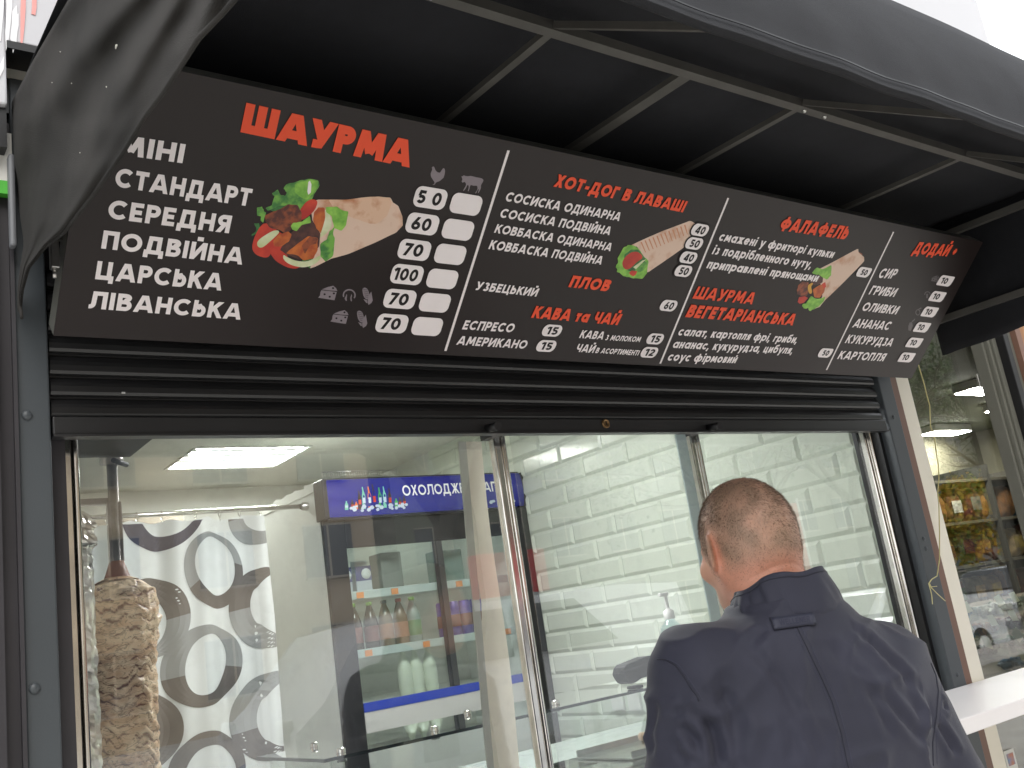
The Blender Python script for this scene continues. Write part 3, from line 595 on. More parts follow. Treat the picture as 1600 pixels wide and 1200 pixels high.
sm=co_.modifiers.new('thick','SOLIDIFY'); sm.thickness=.0015; sm.offset=-1
# inner lining just under, hem stitching
m=MB()
for i in range(len(P)-1):
    a=Vector(P[i][12]); b=Vector(P[i+1][12]); m.bar(a+Vector((0,-.0025,.012)),b+Vector((0,-.0025,.012)),.0012,.0025)
m.build('hem_seam',BLK2,co_)
# side panel, left (outer face seen): ruled between the wall edge and the lower hem
def dens(pts,n):
    pts=[Vector((*p,0)) for p in pts]; L=[0]
    for a,b in zip(pts,pts[1:]): L.append(L[-1]+(b-a).length)
    out=[]
    for i in range(n):
        t=L[-1]*i/(n-1); j=0
        while j<len(L)-2 and L[j+1]<t: j+=1
        f=(t-L[j])/(L[j+1]-L[j]); out.append(pts[j].lerp(pts[j+1],f))
    return out
A_=dens([(27,484),(27,455),(31,420),(37,380),(30,330),(22,250),(18,160),(50,97),(105,2),(160,-110),(205,-210)],90)
B_=dens([(34,497),(32,478),(34,455),(44,419),(70,386),(101,362),(145,306),(191,240),(227,181),(256,143),(283,102),(310,60),(345,24),(366,0),(410,-60),(470,-150)],90)
P=[]
for i in range(90):
    row=[]
    for j in range(41):
        t=j/40; q=A_[i].lerp(B_[i],t); s=i/89
        ang=math.atan2(q.y+260,q.x-420)  # folds fan out from the upper front corner
        f=.006*math.sin(ang*34+2*nz(q.x*.004,q.y*.004,1))*(.4+.6*t*(1-t)*4)+.0035*math.sin(t*17+s*3)*(1-abs(2*s-1))+.004*nz(q.x*.02,q.y*.02,4)
        f+= .006*math.exp(-((t-.9)/.08)**2)*(s>.05)
        f+= .010*math.exp(-((t-.2-.05*math.sin(s*4))/.09)**2)*s
        row.append(onX(q.x,q.y,AX0-f))
    P.append(row)
m=MB(); m.grid(P); sp_=m.build('side_panel',FABD,aw,'dusty sagging left end panel'); q=sp_.modifiers.new('thick','SOLIDIFY'); q.thickness=.0018
m=MB(); m.tube([tuple(r[-1]) for r in P],.0028,8); m.build('hem',FABD,sp_)
m=MB()
for px,py,s in ((181,74,.0022),(166,139,.0014),(81,130,.001),(112,130,.001),(94,81,.001),(125,238,.001)):
    c=onX(px,py,AX0-.016)
    for k in range(5 if s>.002 else 1): a=rng.normal(0,s*.8,3); m.bevbox((c.x-.0006,c.y+a[1]-s/2,c.z+a[2]-s/2),(c.x+.0006,c.y+a[1]+s/2,c.z+a[2]+s/2),.0003)
m.build('dirt_speck',mat('dried_dropping',S(200,198,188),.9),sp_)
# right end panel
P=[]
for i in range(60):
    s=i/59; row=[]; y=-.09+(-1.056+.09)*s
    yy,zt_=0,2.6
    for (a,za),(b,zb2) in zip(prof,prof[1:]):
        if b<=y<=a: zt_=za+(zb2-za)*(y-a)/(b-a)
    zb3=2.205-.02*math.sin(s*9)*(1-s)-.012*math.exp(-(s/.05)**2)
    for j in range(16): t=j/15; row.append((AX1+.012*math.sin(s*14+t*2)*t,y,zt_+(zb3-zt_)*t))
    P.append(row)
m=MB(); m.grid(P); q=m.build('side_panel',FAB,aw); q=q.modifiers.new('thick','SOLIDIFY'); q.thickness=.0018
# ================================================================ fascia sign
sg=empty('fascia_sign',(2,0,2.66),'pale grey sign box above the awning with white and pale red digits','sign')
SGM=mat('sign_acrylic',S(202,202,206),.35,var=.02,vs_=2)
m=MB(); m.bevbox((.285,-.06,2.655),(4.12,.12,4.6),.004); m.bevbox((-.9,-.06,2.53),(.2845,.12,4.6),.004); m.build('sign_box',SGM,sg)
m=MB(); m.box((.285,-.064,2.640),(4.12,.118,2.6545)); m.box((-.9,-.05,2.455),(.284,.1,2.5295)); m.build('trim',BLK2,sg)
REDP=mat('faded_red_vinyl',S(236,160,155),.4); WV=mat('white_vinyl',S(238,238,240),.4)
def onsign(px,py): return onY(px,py,-.0605)
for mt_,pts in ((WV,[(13,-30),(19,-30),(19,10),(16,40),(13,66),(9,80),(8,50),(10,20)]),(WV,[(19,18),(26,8),(27,23),(29,21),(29,40),(27,50),(25,72),(20,83),(19,70),(16,60),(18,40)]),
  (WV,[(-4,110),(6,88),(6,108),(0,120),(-6,130)]),(WV,[(-2,-10),(7,-10),(5,20),(1,65),(-3,60)]),
  (REDP,[(34,-30),(40,-30),(40,12),(38,42),(36,62),(34,72),(32,66),(32,16)]),(REDP,[(50,-30),(57,-30),(57,12),(55,24),(49,22),(50,10)]),(REDP,[(92,-40),(120,-60),(104,-2),(92,20),(88,24),(90,8)])):
    m=MB(); m.prism([onsign(*q) for q in pts],(0,-1,0),.0012); m.build('lettering',mt_,sg)
# neighbour strip at far left
nb=empty('neighbour_kiosk',(-.4,.02,0),'edge of the neighbouring grey kiosk with a white panel and a green stripe','kiosk')
m=MB(); m.box((-1.2,.0,0),(.1995,.12,2.454)); m.build('wall',DARK2,nb)
a=onY(0,310,0).z; b=onY(0,290,0).z; c=onY(0,215,0).z
m=MB(); m.box((-1.2,-.004,a),(.296,-.021,b)); m.build('stripe',mat('green_stripe',S(80,180,60),.5),nb)
m=MB(); m.box((-1.2,-.003,b+.0005),(.296,-.02,c)); m.build('panel',WHT,nb)
m=MB(); P=[]; a=onY(30,262,-.03); m.bevbox((.287,-.04,a.z-.15),(.297,-.021,a.z+.02),.004); m.build('awning_bracket',mat('grey_bracket',S(112,114,118),.5),nb)
# ================================================================ inside: lamp, rod, curtain
ln=empty('ceiling_light',((lx0+lx1)/2,(ly0+ly1)/2,2.5),'four tube fluorescent ceiling panel glowing inside the kiosk','ceiling light')
LAMP=mat('lamp_tube_glow',(.98,.99,1),.4,emit=125); LREF=mat('lamp_reflector',(.010,.010,.010),.9,spec=0)
m=MB(); m.box((lx0,ly0,2.5165),(lx1,ly1,2.52)); m.build('reflector',LREF,ln)
m=MB()
for a,b in (((lx0,ly0),(lx1,ly0+.012)),((lx0,ly1-.012),(lx1,ly1)),((lx0,ly0+.0125),(lx0+.012,ly1-.0125)),((lx1-.012,ly0+.0125),(lx1,ly1-.0125))): m.box((*a,2.494),(*b,2.516))
m.build('lamp_frame',WHT,ln)
for k in range(4):
    y=ly0+.065+k*(ly1-ly0-.13)/3; m=MB(); m.tube([(lx0+.02,y,2.5085),(lx1-.02,y,2.5085)],.006,10); m.build('tube',LAMP,ln)
m=MB(); pd=mat('prismatic_diffuser',(.95,.97,.94),.12,trans=1,bump=1.0,bs=90); m.box((lx0+.0125,ly0+.0125,2.4965),(lx1-.0125,ly1-.0125,2.4995)); 
DIF=glassmat('prismatic_plate',(.93,.94,.9),1.0,rough=.3); m.build('diffuser',DIF,ln)
# added fill panel near the front, unseen behind the shutter, to light the hatch
m=MB(); m.box((1.45,.75,2.495),(1.95,1.15,2.4995)); o=m.build('ceiling_light',mat('fill_plate_glow',(.98,.99,1),.4,emit=29)); tag(o,'unseen glowing fill panel added near the front of the kiosk above the hatch','ceiling light')
YC=1.98
rz=onY(495,790,YC).z; m=MB(); m.tube([(.3,YC,rz+.0),(1.70,YC,rz)],.0095,12); m.build('rod',CHR); rod=bpy.context.scene.objects['rod']; rod.name='curtain_rod'; tag(rod,'thin chrome curtain rod running to the drinks fridge','curtain rod')
m=MB(); m.lathe((0,0,0),[(.017,0),(.017,.02),(.012,.03)],14); m.v=[(1.704-z,YC+x,rz+y) for x,y,z in m.v]; m.f=[f[::-1] for f in m.f]; m.build('end_cap',SILV,rod)
cu=empty('shower_curtain',(1.2,YC,1.0),'white curtain printed with overlapping brown and grey rings hanging behind the meat spit','curtain')
CW=mat('curtain_cloth',S(230,233,230),.7,var=.02,vs_=4); CB=mat('ring_brown',S(100,94,89),.7,var=.12,vs_=10); CG=mat('ring_grey',S(150,152,150),.7,var=.06); CN=mat('ring_navy',S(52,54,76),.7)
cx0,cx1=.72,1.505; ctop=onY(412,800,YC).z-.005
def cfold(x,z):
    k=(ctop-z); return .022*math.sin(x*24+.8*math.sin(k*2))+.010*math.sin(x*57+1.3+k)+.006*nz(x*6,z*3,2)*(1+k)
def cp(x,z,off=0): return (x+.012*math.sin((ctop-z)*3)*(x>1.45),YC+.005+cfold(x,z)-off,z)
P=[]
for i in range(131):
    x=cx0+(cx1-cx0)*i/130; P.append([cp(x,(ctop-.012*abs(math.sin((x-cx0)*22)))+( .3-(ctop))*j/50) for j in range(51)])
m=MB(); m.grid(P,flip=True)
# ring prints: crescents between an outer ellipse and a shifted inner ellipse
def cxz(px,py): q=onY(px,py,YC); return q.x,q.z
def ringp(px,py,rx,ry,dx,dz,irx,iry,rot,mats_,a0=0,a1=360,split=180):
    cx,cz=cxz(px,py); sc_=(CAMP-onY(px,py,YC)).dot(-CF)/F; n=64; last=None
    for i in range(n):
        q=[]
        for a in (a0+(a1-a0)*i/n,a0+(a1-a0)*(i+1)/n):
            ca,sa=math.cos(R(a)),math.sin(R(a)); o_=(rx*ca,ry*sa); n_=(irx*ca+dx,iry*sa+dz); row=[]
            for t in (0,.25,.5,.75,1):
                x_,z_=o_[0]+(n_[0]-o_[0])*t,o_[1]+(n_[1]-o_[1])*t; c_,s2=math.cos(R(rot)),math.sin(R(rot))
                row.append((cx+(x_*c_-z_*s2)*sc_*1.25,cz+(x_*s2+z_*c_)*sc_))
            q.append(row)
        a=(a0+(a1-a0)*(i+.5)/n)%360; m.mi=mats_[0] if a<split else mats_[1]
        for j in range(4):
            V=[(min(max(v[0],cx0+.002),cx1-.001),min(v[1],ctop-.014)) for v in (q[0][j],q[1][j],q[1][j+1],q[0][j+1])]
            if max(v[0] for v in V)-min(v[0] for v in V)>1e-5 and max(v[1] for v in V)-min(v[1] for v in V)>1e-5: m.add([cp(v[0],v[1],.0018) for v in V],[(0,1,2,3)],True)
    m.mi=0
ringp(253,800,50,60,6,8,36,44,-15,(2,3))
ringp(335,890,38,60,2,6,26,46,5,(2,1),split=200)
ringp(398,812,32,40,5,6,18,26,0,(1,2))
ringp(237,965,48,62,-10,-6,30,44,0,(1,2))
ringp(412,950,42,62,14,4,30,46,0,(1,2))
ringp(319,1040,51,62,3,2,28,46,-12,(2,1),split=200)
ringp(424,1118,50,66,14,2,32,48,-8,(2,1),split=200)
ringp(228,1145,46,60,-12,0,30,44,0,(1,1))
ringp(327,1205,48,60,3,-6,34,44,0,(1,3))
m.build('cloth',[CW,CB,CG,CN],cu)
for k,px in enumerate((165,213,252,305,343,374,407)):
    x=onY(px,800,YC).x; m=MB(); m.tube([(x,YC+.015*math.sin(a),rz-.006+.018*math.cos(a)) for a in [i*math.pi/6 for i in range(13)]],.0014,6); m.tube([(x,YC,rz-.022),(x,YC,ctop-.02)],.001,6); m.build('ring',CHR,cu)
# back wall things: duct shelf seen at top left
m=MB(); m.box((.3,2.9,2.16),(1.5,3.2,2.3)); m.box((.3,2.895,2.12),(1.5,3.2,2.155)); o=m.build('wall_shelf',mat('shelf_board',S(150,140,126),.6)); tag(o,'beige shelf high on the back wall above the curtain','shelf')
# ================================================================ drinks fridge
FY=1.864; FX0,FX1=1.707,2.692
fg=empty('drinks_fridge',((FX0+FX1)/2,FY+.3,.14),'tall drinks fridge with a blue lit header and sliding glass doors beside the tiled wall','fridge')
BKF=mat('fridge_black_plastic',S(30,30,33),.35); FW=mat('fridge_white_liner',S(214,214,206),.45); FS=mat('fridge_white_side',S(226,228,224),.4,var=.02)
m=MB(); m.box((FX0,FY+.02,.16),(FX0+.03,FY+.62,2.2)); m.box((FX1-.03,FY+.02,.16),(FX1,FY+.62,2.2)); m.box((FX0+.03,FY+.6,.16),(FX1-.03,FY+.62,2.2)); m.box((FX0+.03,FY+.05,2.06),(FX1-.03,FY+.6,2.2)); m.build('cabinet',FS,fg)
m=MB(); m.box((FX0+.0305,FY+.55,.4),(FX1-.0305,FY+.599,2.055)); m.build('liner',FW,fg)
m=MB()  # jagged foam edge on the top of the left side
P=[]; 
for i in range(24):
    y=FY+.03+i*.025; z=2.2+.02+.012*rng.random(); m.box((FX0-.004,y,2.19),(FX0+.02,y+.024,z))
m.build('foam_edge',mat('foam_strip',S(232,232,226),.9),fg)
yF=FY
def fz(px,py): return onY(px,py,FY).z
m=MB(); m.bevbox((FX0,FY-.005,.16),(1.80,FY+.019,2.066),.004); m.bevbox((2.60,FY-.045,.16),(FX1,FY+.019,2.066),.004); m.bevbox((1.8005,FY-.003,1.95),(2.5995,FY+.019,2.066),.004); m.box((1.8005,FY-.0,.16),(2.5995,FY+.019,.3)); m.build('door_frame',BKF,fg)
m=MB()
P=[]
for i in range(9):
    a=-60+120*i/8; P.append([(FX0+.015,FY-.012-.030*math.cos(R(a)),2.148+.076*math.sin(R(a))/.866),(FX1+.0,FY-.012-.030*math.cos(R(a)),2.148+.076*math.sin(R(a))/.866)])
HB=mat('header_blue_print',S(30,36,138),.22,coat=.5); m.grid(P,smooth=True,flip=True); hd=m.build('header',HB,fg)
m=MB(); m.bevbox((FX0-.006,FY-.045,2.066),(FX0+.0145,FY+.04,2.226),.003); m.bevbox((FX1+.0005,FY-.045,2.066),(FX1+.024,FY+.04,2.226),.003); m.box((FX0+.015,FY-.02,2.226),(FX1,FY+.04,2.231)); m.box((FX0+.015,FY-.02,2.062),(FX1,FY+.04,2.0675)); m.build('header_frame',BKF,hd)
def hp(u,v,w=0): # header surface
    a=math.asin(max(-1,min(1,(v-2.148)/.076*.866))); return (u,FY-.012-(.030+w)*math.cos(a),v)
m=MB(); u0=onY(630,783,FY-.04).x; put_text(m,'ОХОЛОДЖЕНІ НАПОЇ',lambda a,b,w_:hp(u0+a,2.142+b,.0012+w_),.17,.12,fit=2.60-u0,ys=.045); m.build('lettering',WV,hd)
BC=[mat('print_'+n,c,.35) for n,c in (('cola',S(40,26,30)),('mint',S(120,200,170)),('orange_soda',S(236,120,40)),('clear',S(200,214,226)),('green_soda',S(60,170,70)),('ice',S(196,210,226)),('leaf',S(120,170,60)))]
k=0
for x,h_,c in ((.0,.035,1),(.022,.04,0),(.05,.075,0),(.066,.09,1),(.088,.09,2),(.106,.1,0),(.128,.085,4),(.146,.088,1),(.166,.08,0),(.19,.035,4),(.205,.04,0),(.222,.045,0),(.036,.03,2)):
    m=MB(); u=1.80+x*1.2; w_=.0075; v=2.098; mt_=BC[c]
    out=[(-w_,0),(w_,0),(w_,h_*.6),(w_*.4,h_*.8),(w_*.35,h_),(-w_*.35,h_),(-w_*.4,h_*.8),(-w_,h_*.6)]; k+=1
    m.add([hp(u+a,v+b,.001+.0002*(k%5)) for a,b in out],[tuple(range(8))]); m.mi=1
    m.add([hp(u-w_*.8,v+h_*.25,.002+.0002*(k%5)),hp(u+w_*.8,v+h_*.25,.002+.0002*(k%5)),hp(u+w_*.8,v+h_*.5,.002+.0002*(k%5)),hp(u-w_*.8,v+h_*.5,.002+.0002*(k%5))],[(0,1,2,3)])
    m.build('printed_bottle',[mt_,BC[3] if c else TOM],hd)
m=MB()
for i in range(46):
    u=1.795+rng.random()*.29 if i<30 else 2.5+rng.random()*.14; v=2.092+rng.random()*.016; r_=.006+.005*rng.random(); w2=.0022+.00005*i
    m.add([hp(u+r_*math.cos(a),v+r_*math.sin(a)*.8,w2) for a in (0,1.2,2.2,3.3,4.4,5.4)],[(0,1,2,3,4,5)])
m.build('printed_ice',BC[5],hd)
# wire rack on top
rk=MB(); a=FX0+.02; b=onY(622,745,FY).x
rk.tube([(a,FY,2.233),(b,FY,2.233)],.002,6); rk.tube([(a,FY,2.262),(b,FY,2.262)],.002,6)
n=34
for i in range(n+1): x=a+(b-a)*i/n; rk.tube([(x,FY,2.233),(x,FY,2.262)],.0014,5)
o=rk.build('wire_rack',SILV); tag(o,'low wire rack lying on top of the drinks fridge','rack')
# shelves with price rails
zr=[onY(560,903,FY+.1).z,onY(590,1003,FY+.1).z]
shz=[1.78,1.565]
for z in (1.765,1.535):
    m=MB(); 
    for i in range(14): y=FY+.1+i*.034; m.box((1.74,y,z),(2.62,y+.004,z+.004))
    s_=m.build('shelf',SILV,fg); m=MB(); m.bevbox((1.74,FY+.075,z-.016),(2.62,FY+.08,z+.018),.002); rl=m.build('price_rail',mat('price_rail_plastic',S(190,198,198),.3) if 'price_rail_plastic' not in MATS else MATS['price_rail_plastic'],s_)
    for x in ((1.86,2.02,2.34,2.49) if z>1.7 else (1.87,2.14,2.42,2.56)):
        m=MB(); m.box((x,FY+.072,z-.012),(x+.032,FY+.0745,z+.012)); m.build('price_tag',mat('orange_tag',S(240,140,60),.5) if 'orange_tag' not in MATS else MATS['orange_tag'],rl)
m=MB(); m.box((1.74,FY+.06,1.32),(2.62,FY+.55,1.345)); m.build('bottom_shelf',FW,fg)
m=MB(); m.box((1.8005,FY-.006,1.318),(2.5995,FY+.018,1.352)); m.build('blue_trim',mat('blue_plastic_trim',S(44,70,180),.4),fg)
m=MB(); m.box((1.8005,FY-.004,.3),(2.5995,FY+.018,1.3175)); m.build('lower_panel',mat('fridge_lower_panel',S(206,206,202),.35),fg)
for nm,x0,x1,y in (('glass_door',1.8005,2.235,FY+.012),('glass_door',2.215,2.5995,FY+.0)):
    m=MB(); m.box((x0,y,1.353),(x1,y+.004,1.9495)); d_=m.build(nm,GL2,fg)
    m=MB(); xx=x1-.03 if x0<1.9 else x0; m.bevbox((xx,y-.006,1.353),(xx+.03,y-.0005,1.9495),.002); m.build('door_stile',mat('stile_plastic',S(58,60,60),.4) if 'stile_plastic' not in MATS else MATS['stile_plastic'],d_)
m=MB(); m.box((1.82,FY+.3,2.04),(2.58,FY+.34,2.056)); m.build('fridge_lamp',mat('fridge_lamp_glow',(.9,1,.95),.3,emit=3),fg)
# bottles, cartons and cans on the shelves
PET=glassmat('pet_clear',(.8,.88,.9),1.5); 
def bottle(x,y,z,r,h,body,lab,cap,label,grp,liq=None):
    e=empty('bottle',(x,y,z),label,'bottle',grp)
    m=MB(); m.lathe((x,y,z),[(0,0),(r*.9,0),(r,.008),(r,h*.55),(r*.96,h*.62),(r*.7,h*.76),(r*.36,h*.9),(r*.34,h*.94),(0,h*.94)],16); m.build('body',body,e)
    m=MB(); m.lathe((x,y,z),[(r+.0008,h*.2),(r+.001,h*.21),(r+.001,h*.5),(r+.0008,h*.51)],16); m.build('sleeve',lab,e)
    m=MB(); m.lathe((x,y,z),[(r*.4,h*.93),(r*.42,h*.94),(r*.42,h),(0,h)],12); m.build('cap',cap,e)
lab_cols=[mat('label_'+n,c,.4) for n,c in (('yellow_green',S(176,184,70)),('red',S(130,70,66)),('orange',S(170,110,74)),('violet',S(92,72,130)),('green',S(100,140,92)),('white',S(224,226,226)),('teal',S(70,140,132)))]
jc=[mat('juice_'+n,c,.15) for n,c in (('lime',S(120,150,60)),('dark',S(60,36,34)),('amber',S(120,96,70)),('pale',S(150,165,160)))]
capm=[BC[6],BLK2,WV,TOM]
names=['yellow labelled green','red labelled dark','orange labelled amber','pale']
xs2=[1.80,1.885,1.96,2.03,2.10,2.165]
for i,x in enumerate(xs2):
    q=[0,1,1,2,2,3][i]
    bottle(x,FY+.17,1.539,.031,.2,jc[q],lab_cols[[0,1,1,2,2,4][i]],capm[[0,0,0,1,3,0][i]],['green bottle with a big yellow label at the left end of the middle fridge shelf','dark bottle with a red label beside the yellow labelled bottle on the fridge shelf','dark bottle with a red label, third from the left on the fridge shelf','amber bottle with an orange label and black cap on the fridge shelf','amber bottle with an orange label and red cap on the fridge shelf','pale bottle with a green label behind the fridge door stile'][i],'bottles on the middle fridge shelf')
for i,x in enumerate((2.07,2.125,2.19)):
    bottle(x,FY+.13,1.346,.030,.175,mat('milk_white',S(220,224,206),.3) if 'milk_white' not in MATS else MATS['milk_white'],MATS['milk_white'],MATS['milk_white'],['white milk bottle on the fridge floor, left of the three','white milk bottle on the fridge floor, middle of the three','white milk bottle on the fridge floor, right of the three'][i],'white bottles on the fridge floor')
def can(x,y,z,c,label):
    e=empty('drink_can',(x,y,z),label,'can','blue and violet cans behind the right fridge door')
    m=MB(); m.lathe((x,y,z),[(0,0),(.022,0),(.026,.006),(.026,.15),(.022,.158)],16); m.build('body',c,e)
    m=MB(); m.lathe((x,y,z),[(.0265,.05),(.027,.051),(.027,.1),(.0265,.101)],16); m.build('emblem_band',lab_cols[1],e)
    m=MB(); m.lathe((x,y,z),[(.0225,.1575),(.0225,.16),(.02,.16),(.0195,.157),(0,.157)],14); m.build('lid',SILV,e)
CV=mat('can_violet',S(96,72,170),.3,.3)
for i in range(5): can(2.30+i*.058,FY+.15,1.539,CV,['tall violet can at the left end behind the right fridge door','second tall violet can behind the right fridge door','third tall violet can behind the right fridge door','fourth tall violet can behind the right fridge door','tall violet can at the right end behind the right fridge door'][i])
for i,x in enumerate((1.835,1.925)):
    e=empty('milk_carton',(x,FY+.16,1.77),['leftmost blue and white carton with a round badge on the top fridge shelf','second blue and white carton with a round badge on the top fridge shelf'][i],'carton','cartons on the top fridge shelf')
    m=MB(); m.bevbox((x-.036,FY+.12,1.77),(x+.036,FY+.19,1.885),.002); m.box((x-.036,FY+.152,1.886),(x+.036,FY+.158,1.91)); m.build('box',mat('carton_print',S(190,196,206),.5) if 'carton_print' not in MATS else MATS['carton_print'],e)
    m=MB(); m.box((x-.036,FY+.1185,1.825),(x+.036,FY+.1195,1.885)); m.build('band',mat('carton_blue',S(64,64,130),.5) if 'carton_blue' not in MATS else MATS['carton_blue'],e)
    m=MB(); m.lathe((0,0,0),[(.022,0),(.022,.001),(0,.001)],20); m.v=[(x+.012+a,FY+.1183-c,1.853+b) for a,b,c in m.v]; m.f=[f[::-1] for f in m.f]; m.build('badge',WV,e)
m=MB(); m.bevbox((2.0,FY+.1,1.77),(2.1,FY+.2,1.93),.003); o=m.build('dark_box',mat('grey_card',S(112,114,110),.6)); tag(o,'plain grey box on the top fridge shelf','box')
m=MB(); m.bevbox((2.28,FY+.12,1.77),(2.42,FY+.2,1.92),.003); o=m.build('pouch',mat('teal_pouch',S(104,128,122),.35)); tag(o,'dull teal pack on the top shelf behind the right fridge door','pack')
# ================================================================ meat spit and heater
ds=empty('meat_spit',(.625,.6,1.0),'tall stack of browned shawarma meat slices turning on a steel spit','meat spit')
MX,MY=.60,.62
MT=mat('sliced_chicken_meat',S(244,218,184),.4,col2=S(214,168,128),vs_=16,stretch=(1,1,2.5),lo=.42,hi=.68,bump=1,bs=55,vdet=9,spec=.5)
nb_=MT.node_tree.nodes; ll=MT.node_tree.links
# darker charred seams on top of the base mix
t2=nb_.new('ShaderNodeTexNoise'); t2.inputs['Scale'].default_value=26; t2.inputs['Detail'].default_value=7; t2.inputs['Distortion'].default_value=1.2; mp2=nb_.new('ShaderNodeMapping'); mp2.inputs['Scale'].default_value=(1,1,2.6)
tcn=[x for x in nb_ if x.type=='TEX_COORD'][0]; ll.new(tcn.outputs['Object'],mp2.inputs['Vector']); ll.new(mp2.outputs['Vector'],t2.inputs['Vector'])
c2=nb_.new('ShaderNodeValToRGB'); c2.color_ramp.elements[0].position=.47; c2.color_ramp.elements[1].position=.53; c2.color_ramp.elements[0].color=(0,0,0,1); e3=c2.color_ramp.elements.new(.5); e3.color=(1,1,1,1); c2.color_ramp.elements[2].color=(0,0,0,1)
ll.new(t2.outputs['Fac'],c2.inputs['Fac']); mxr=nb_.new('ShaderNodeMix'); mxr.data_type='RGBA'; mxr.inputs[7].default_value=(*S(84,46,26),1)
bsd=nb_['Principled BSDF']; src=bsd.inputs['Base Color'].links[0].from_socket
ml=nb_.new('ShaderNodeMath'); ml.operation='MULTIPLY'; ml.inputs[1].default_value=.7; ll.new(c2.outputs['Color'],ml.inputs[0]); ll.new(ml.outputs[0],mxr.inputs[0]); ll.new(src,mxr.inputs[6]); ll.new(mxr.outputs[2],bsd.inputs['Base Color'])
P=[]; nz_=420; CV_=[]
for i in range(nz_+1):
    t=i/nz_; z=1.785-t*.64; row=[]
    base=.074*min(1,(t/.045)**.42) if t<.045 else .074+.010*math.exp(-((t-.13)/.1)**2)-.012*t
    for k in range(121):
        a=2*math.pi*k/120; ca,sa=math.cos(a),math.sin(a); lay=z*46+1.6*nz(ca*1.2,sa*1.2,z*3+5)+.9*nz(ca*3.2,sa*3.2,z*10)+.35*nz(ca*8,sa*8,z*22)
        L_=math.floor(lay); fr_=lay-L_; lobe=math.sin(math.pi*fr_)**.5; am=.5+1.0*nz(ca*2.1,sa*2.1,L_*3.7)+.5*nz(ca*5,sa*5,L_*1.9)
        rd=base*(1+.05*nz(ca*1.5,sa*1.5,z*7))+.0085*lobe*max(.1,am)-.003+.0016*nz(ca*14,sa*14,z*90)
        CV_.append(min(1,max(0,1.15-lobe*1.1+.55*nz(ca*4,sa*4,z*26)+.5*nz(ca*2,sa*2,L_*5.3)+(.2 if k<0 else 0))))
        row.append((MX+rd*ca,MY+rd*sa,z+.003*nz(ca*4,sa*4,z*30)))
    P.append(row)
m=MB(); m.grid(P,flip=False); nG=len(m.v); m.lathe((MX,MY,1.783),[(.045,-.003),(.02,.008),(.0,.010)],20); mo=m.build('meat',MT,ds)
at=mo.data.attributes.new('char','FLOAT','POINT'); at.data.foreach_set('value',np.array(CV_+[.3]*(len(m.v)-nG),dtype=np.float32))
ca_=nb_.new('ShaderNodeAttribute'); ca_.attribute_name='char'; mx4=nb_.new('ShaderNodeMix'); mx4.data_type='RGBA'; cr4=nb_.new('ShaderNodeValToRGB'); cr4.color_ramp.elements[0].position=.55; cr4.color_ramp.elements[1].position=.95; ll.new(ca_.outputs['Fac'],cr4.inputs['Fac'])
ll.new(cr4.outputs['Color'],mx4.inputs[0]); ll.new(mxr.outputs[2],mx4.inputs[6]); mx4.inputs[7].default_value=(*S(112,62,38),1); ll.new(mx4.outputs[2],bsd.inputs['Base Color'])
STL=mat('greasy_steel',(.28,.26,.24),.35,1,var=.4,vs_=14,bump=.3,bs=50)
m=MB(); m.tube([(MX,MY,.95),(MX,MY,2.05)],[.012]*2,10); m.tube([(MX,MY,2.05),(MX,MY,2.2)],.017,12); m.lathe((MX,MY,2.045),[(.012,0),(.026,.004),(.026,.018),(.019,.024),(.019,.05),(.024,.054),(.024,.066),(.017,.07)],18); m.bevbox((MX-.016,MY-.008,1.775),(MX+.016,MY+.008,1.96),.003); m.build('spit',STL,ds)
m=MB(); m.lathe((MX,MY,1.784),[(.03,0),(.024,.015),(.016,.04),(.0,.042)],12); m.build('top_slice',mat('browned_slice',S(140,84,52),.5,bump=.8),ds)
m=MB(); m.lathe((MX,MY,.95),[(0,0),(.16,0),(.17,.02),(.165,.025),(0,.02)],30); m.build('drip_plate',STL,ds)
ht=empty('spit_grill',(.5,.75,.95),'steel grill housing wrapped in crumpled foil beside the meat spit','grill')
FOIL=mat('crumpled_foil',(.78,.74,.68),.28,1,var=.12,vs_=14,bump=1,bs=26)
P=[]
for i in range(140):
    z=1.0+(1.93-1.0)*i/139; row=[]
    for k in range(41):
        a=2*math.pi*k/40; rx,ry=.047,.12; d_=.004*nz(math.cos(a)*4,math.sin(a)*4,z*16)*1.5+.006*abs(nz(math.cos(a)*9,math.sin(a)*9,z*40))+(.02*abs(nz(a*3,z*30,7)) if z>1.84 else 0)
        top=1-.5*max(0,(z-1.88)/.05)**2
        cx_=.467; c4=math.copysign(abs(math.cos(a))**.5,math.cos(a)); s4=math.copysign(abs(math.sin(a))**.5,math.sin(a))
        row.append((cx_+(rx+d_)*c4*top,.55+(ry+d_)*s4*top,z))
    P.append(row)
m=MB(); m.grid(P,smooth=False,flip=True); m.build('foil_wrap',FOIL,ht)
m=MB(); m.tube([(.44,.42,1.0),(.44,.42,1.99)],.003,6); m.tube([(.455,.4,1.0),(.455,.4,1.86)],.0018,6); m.build('wire',SILV,ht)
m=MB(); m.bevbox((.40,.29,2.03),(.602,.47,2.05),.004); m.bevbox((.395,.28,2.0505),(.608,.48,2.075),.004); m.tube([(.56,.45,2.02),(.6,.5,2.02)],.006,8); 
m.build('top_housing',mat('sooty_steel',S(40,38,36),.5,.3,var=.3,vs_=12),ht)
m=MB(); m.box((.40,.9,1.0),(.80,1.0,1.05)); m.box((.40,.5,.3),(.82,1.0,.94)); m.build('base',SILV,ht)
m=MB(); m.bevbox((.43,.62,1.955),(.60,.64,1.97),.002); m.tube([(.60,.64,1.93),(.60,.64,1.975)],.005,8); m.build('motor_bracket',STL,ht)
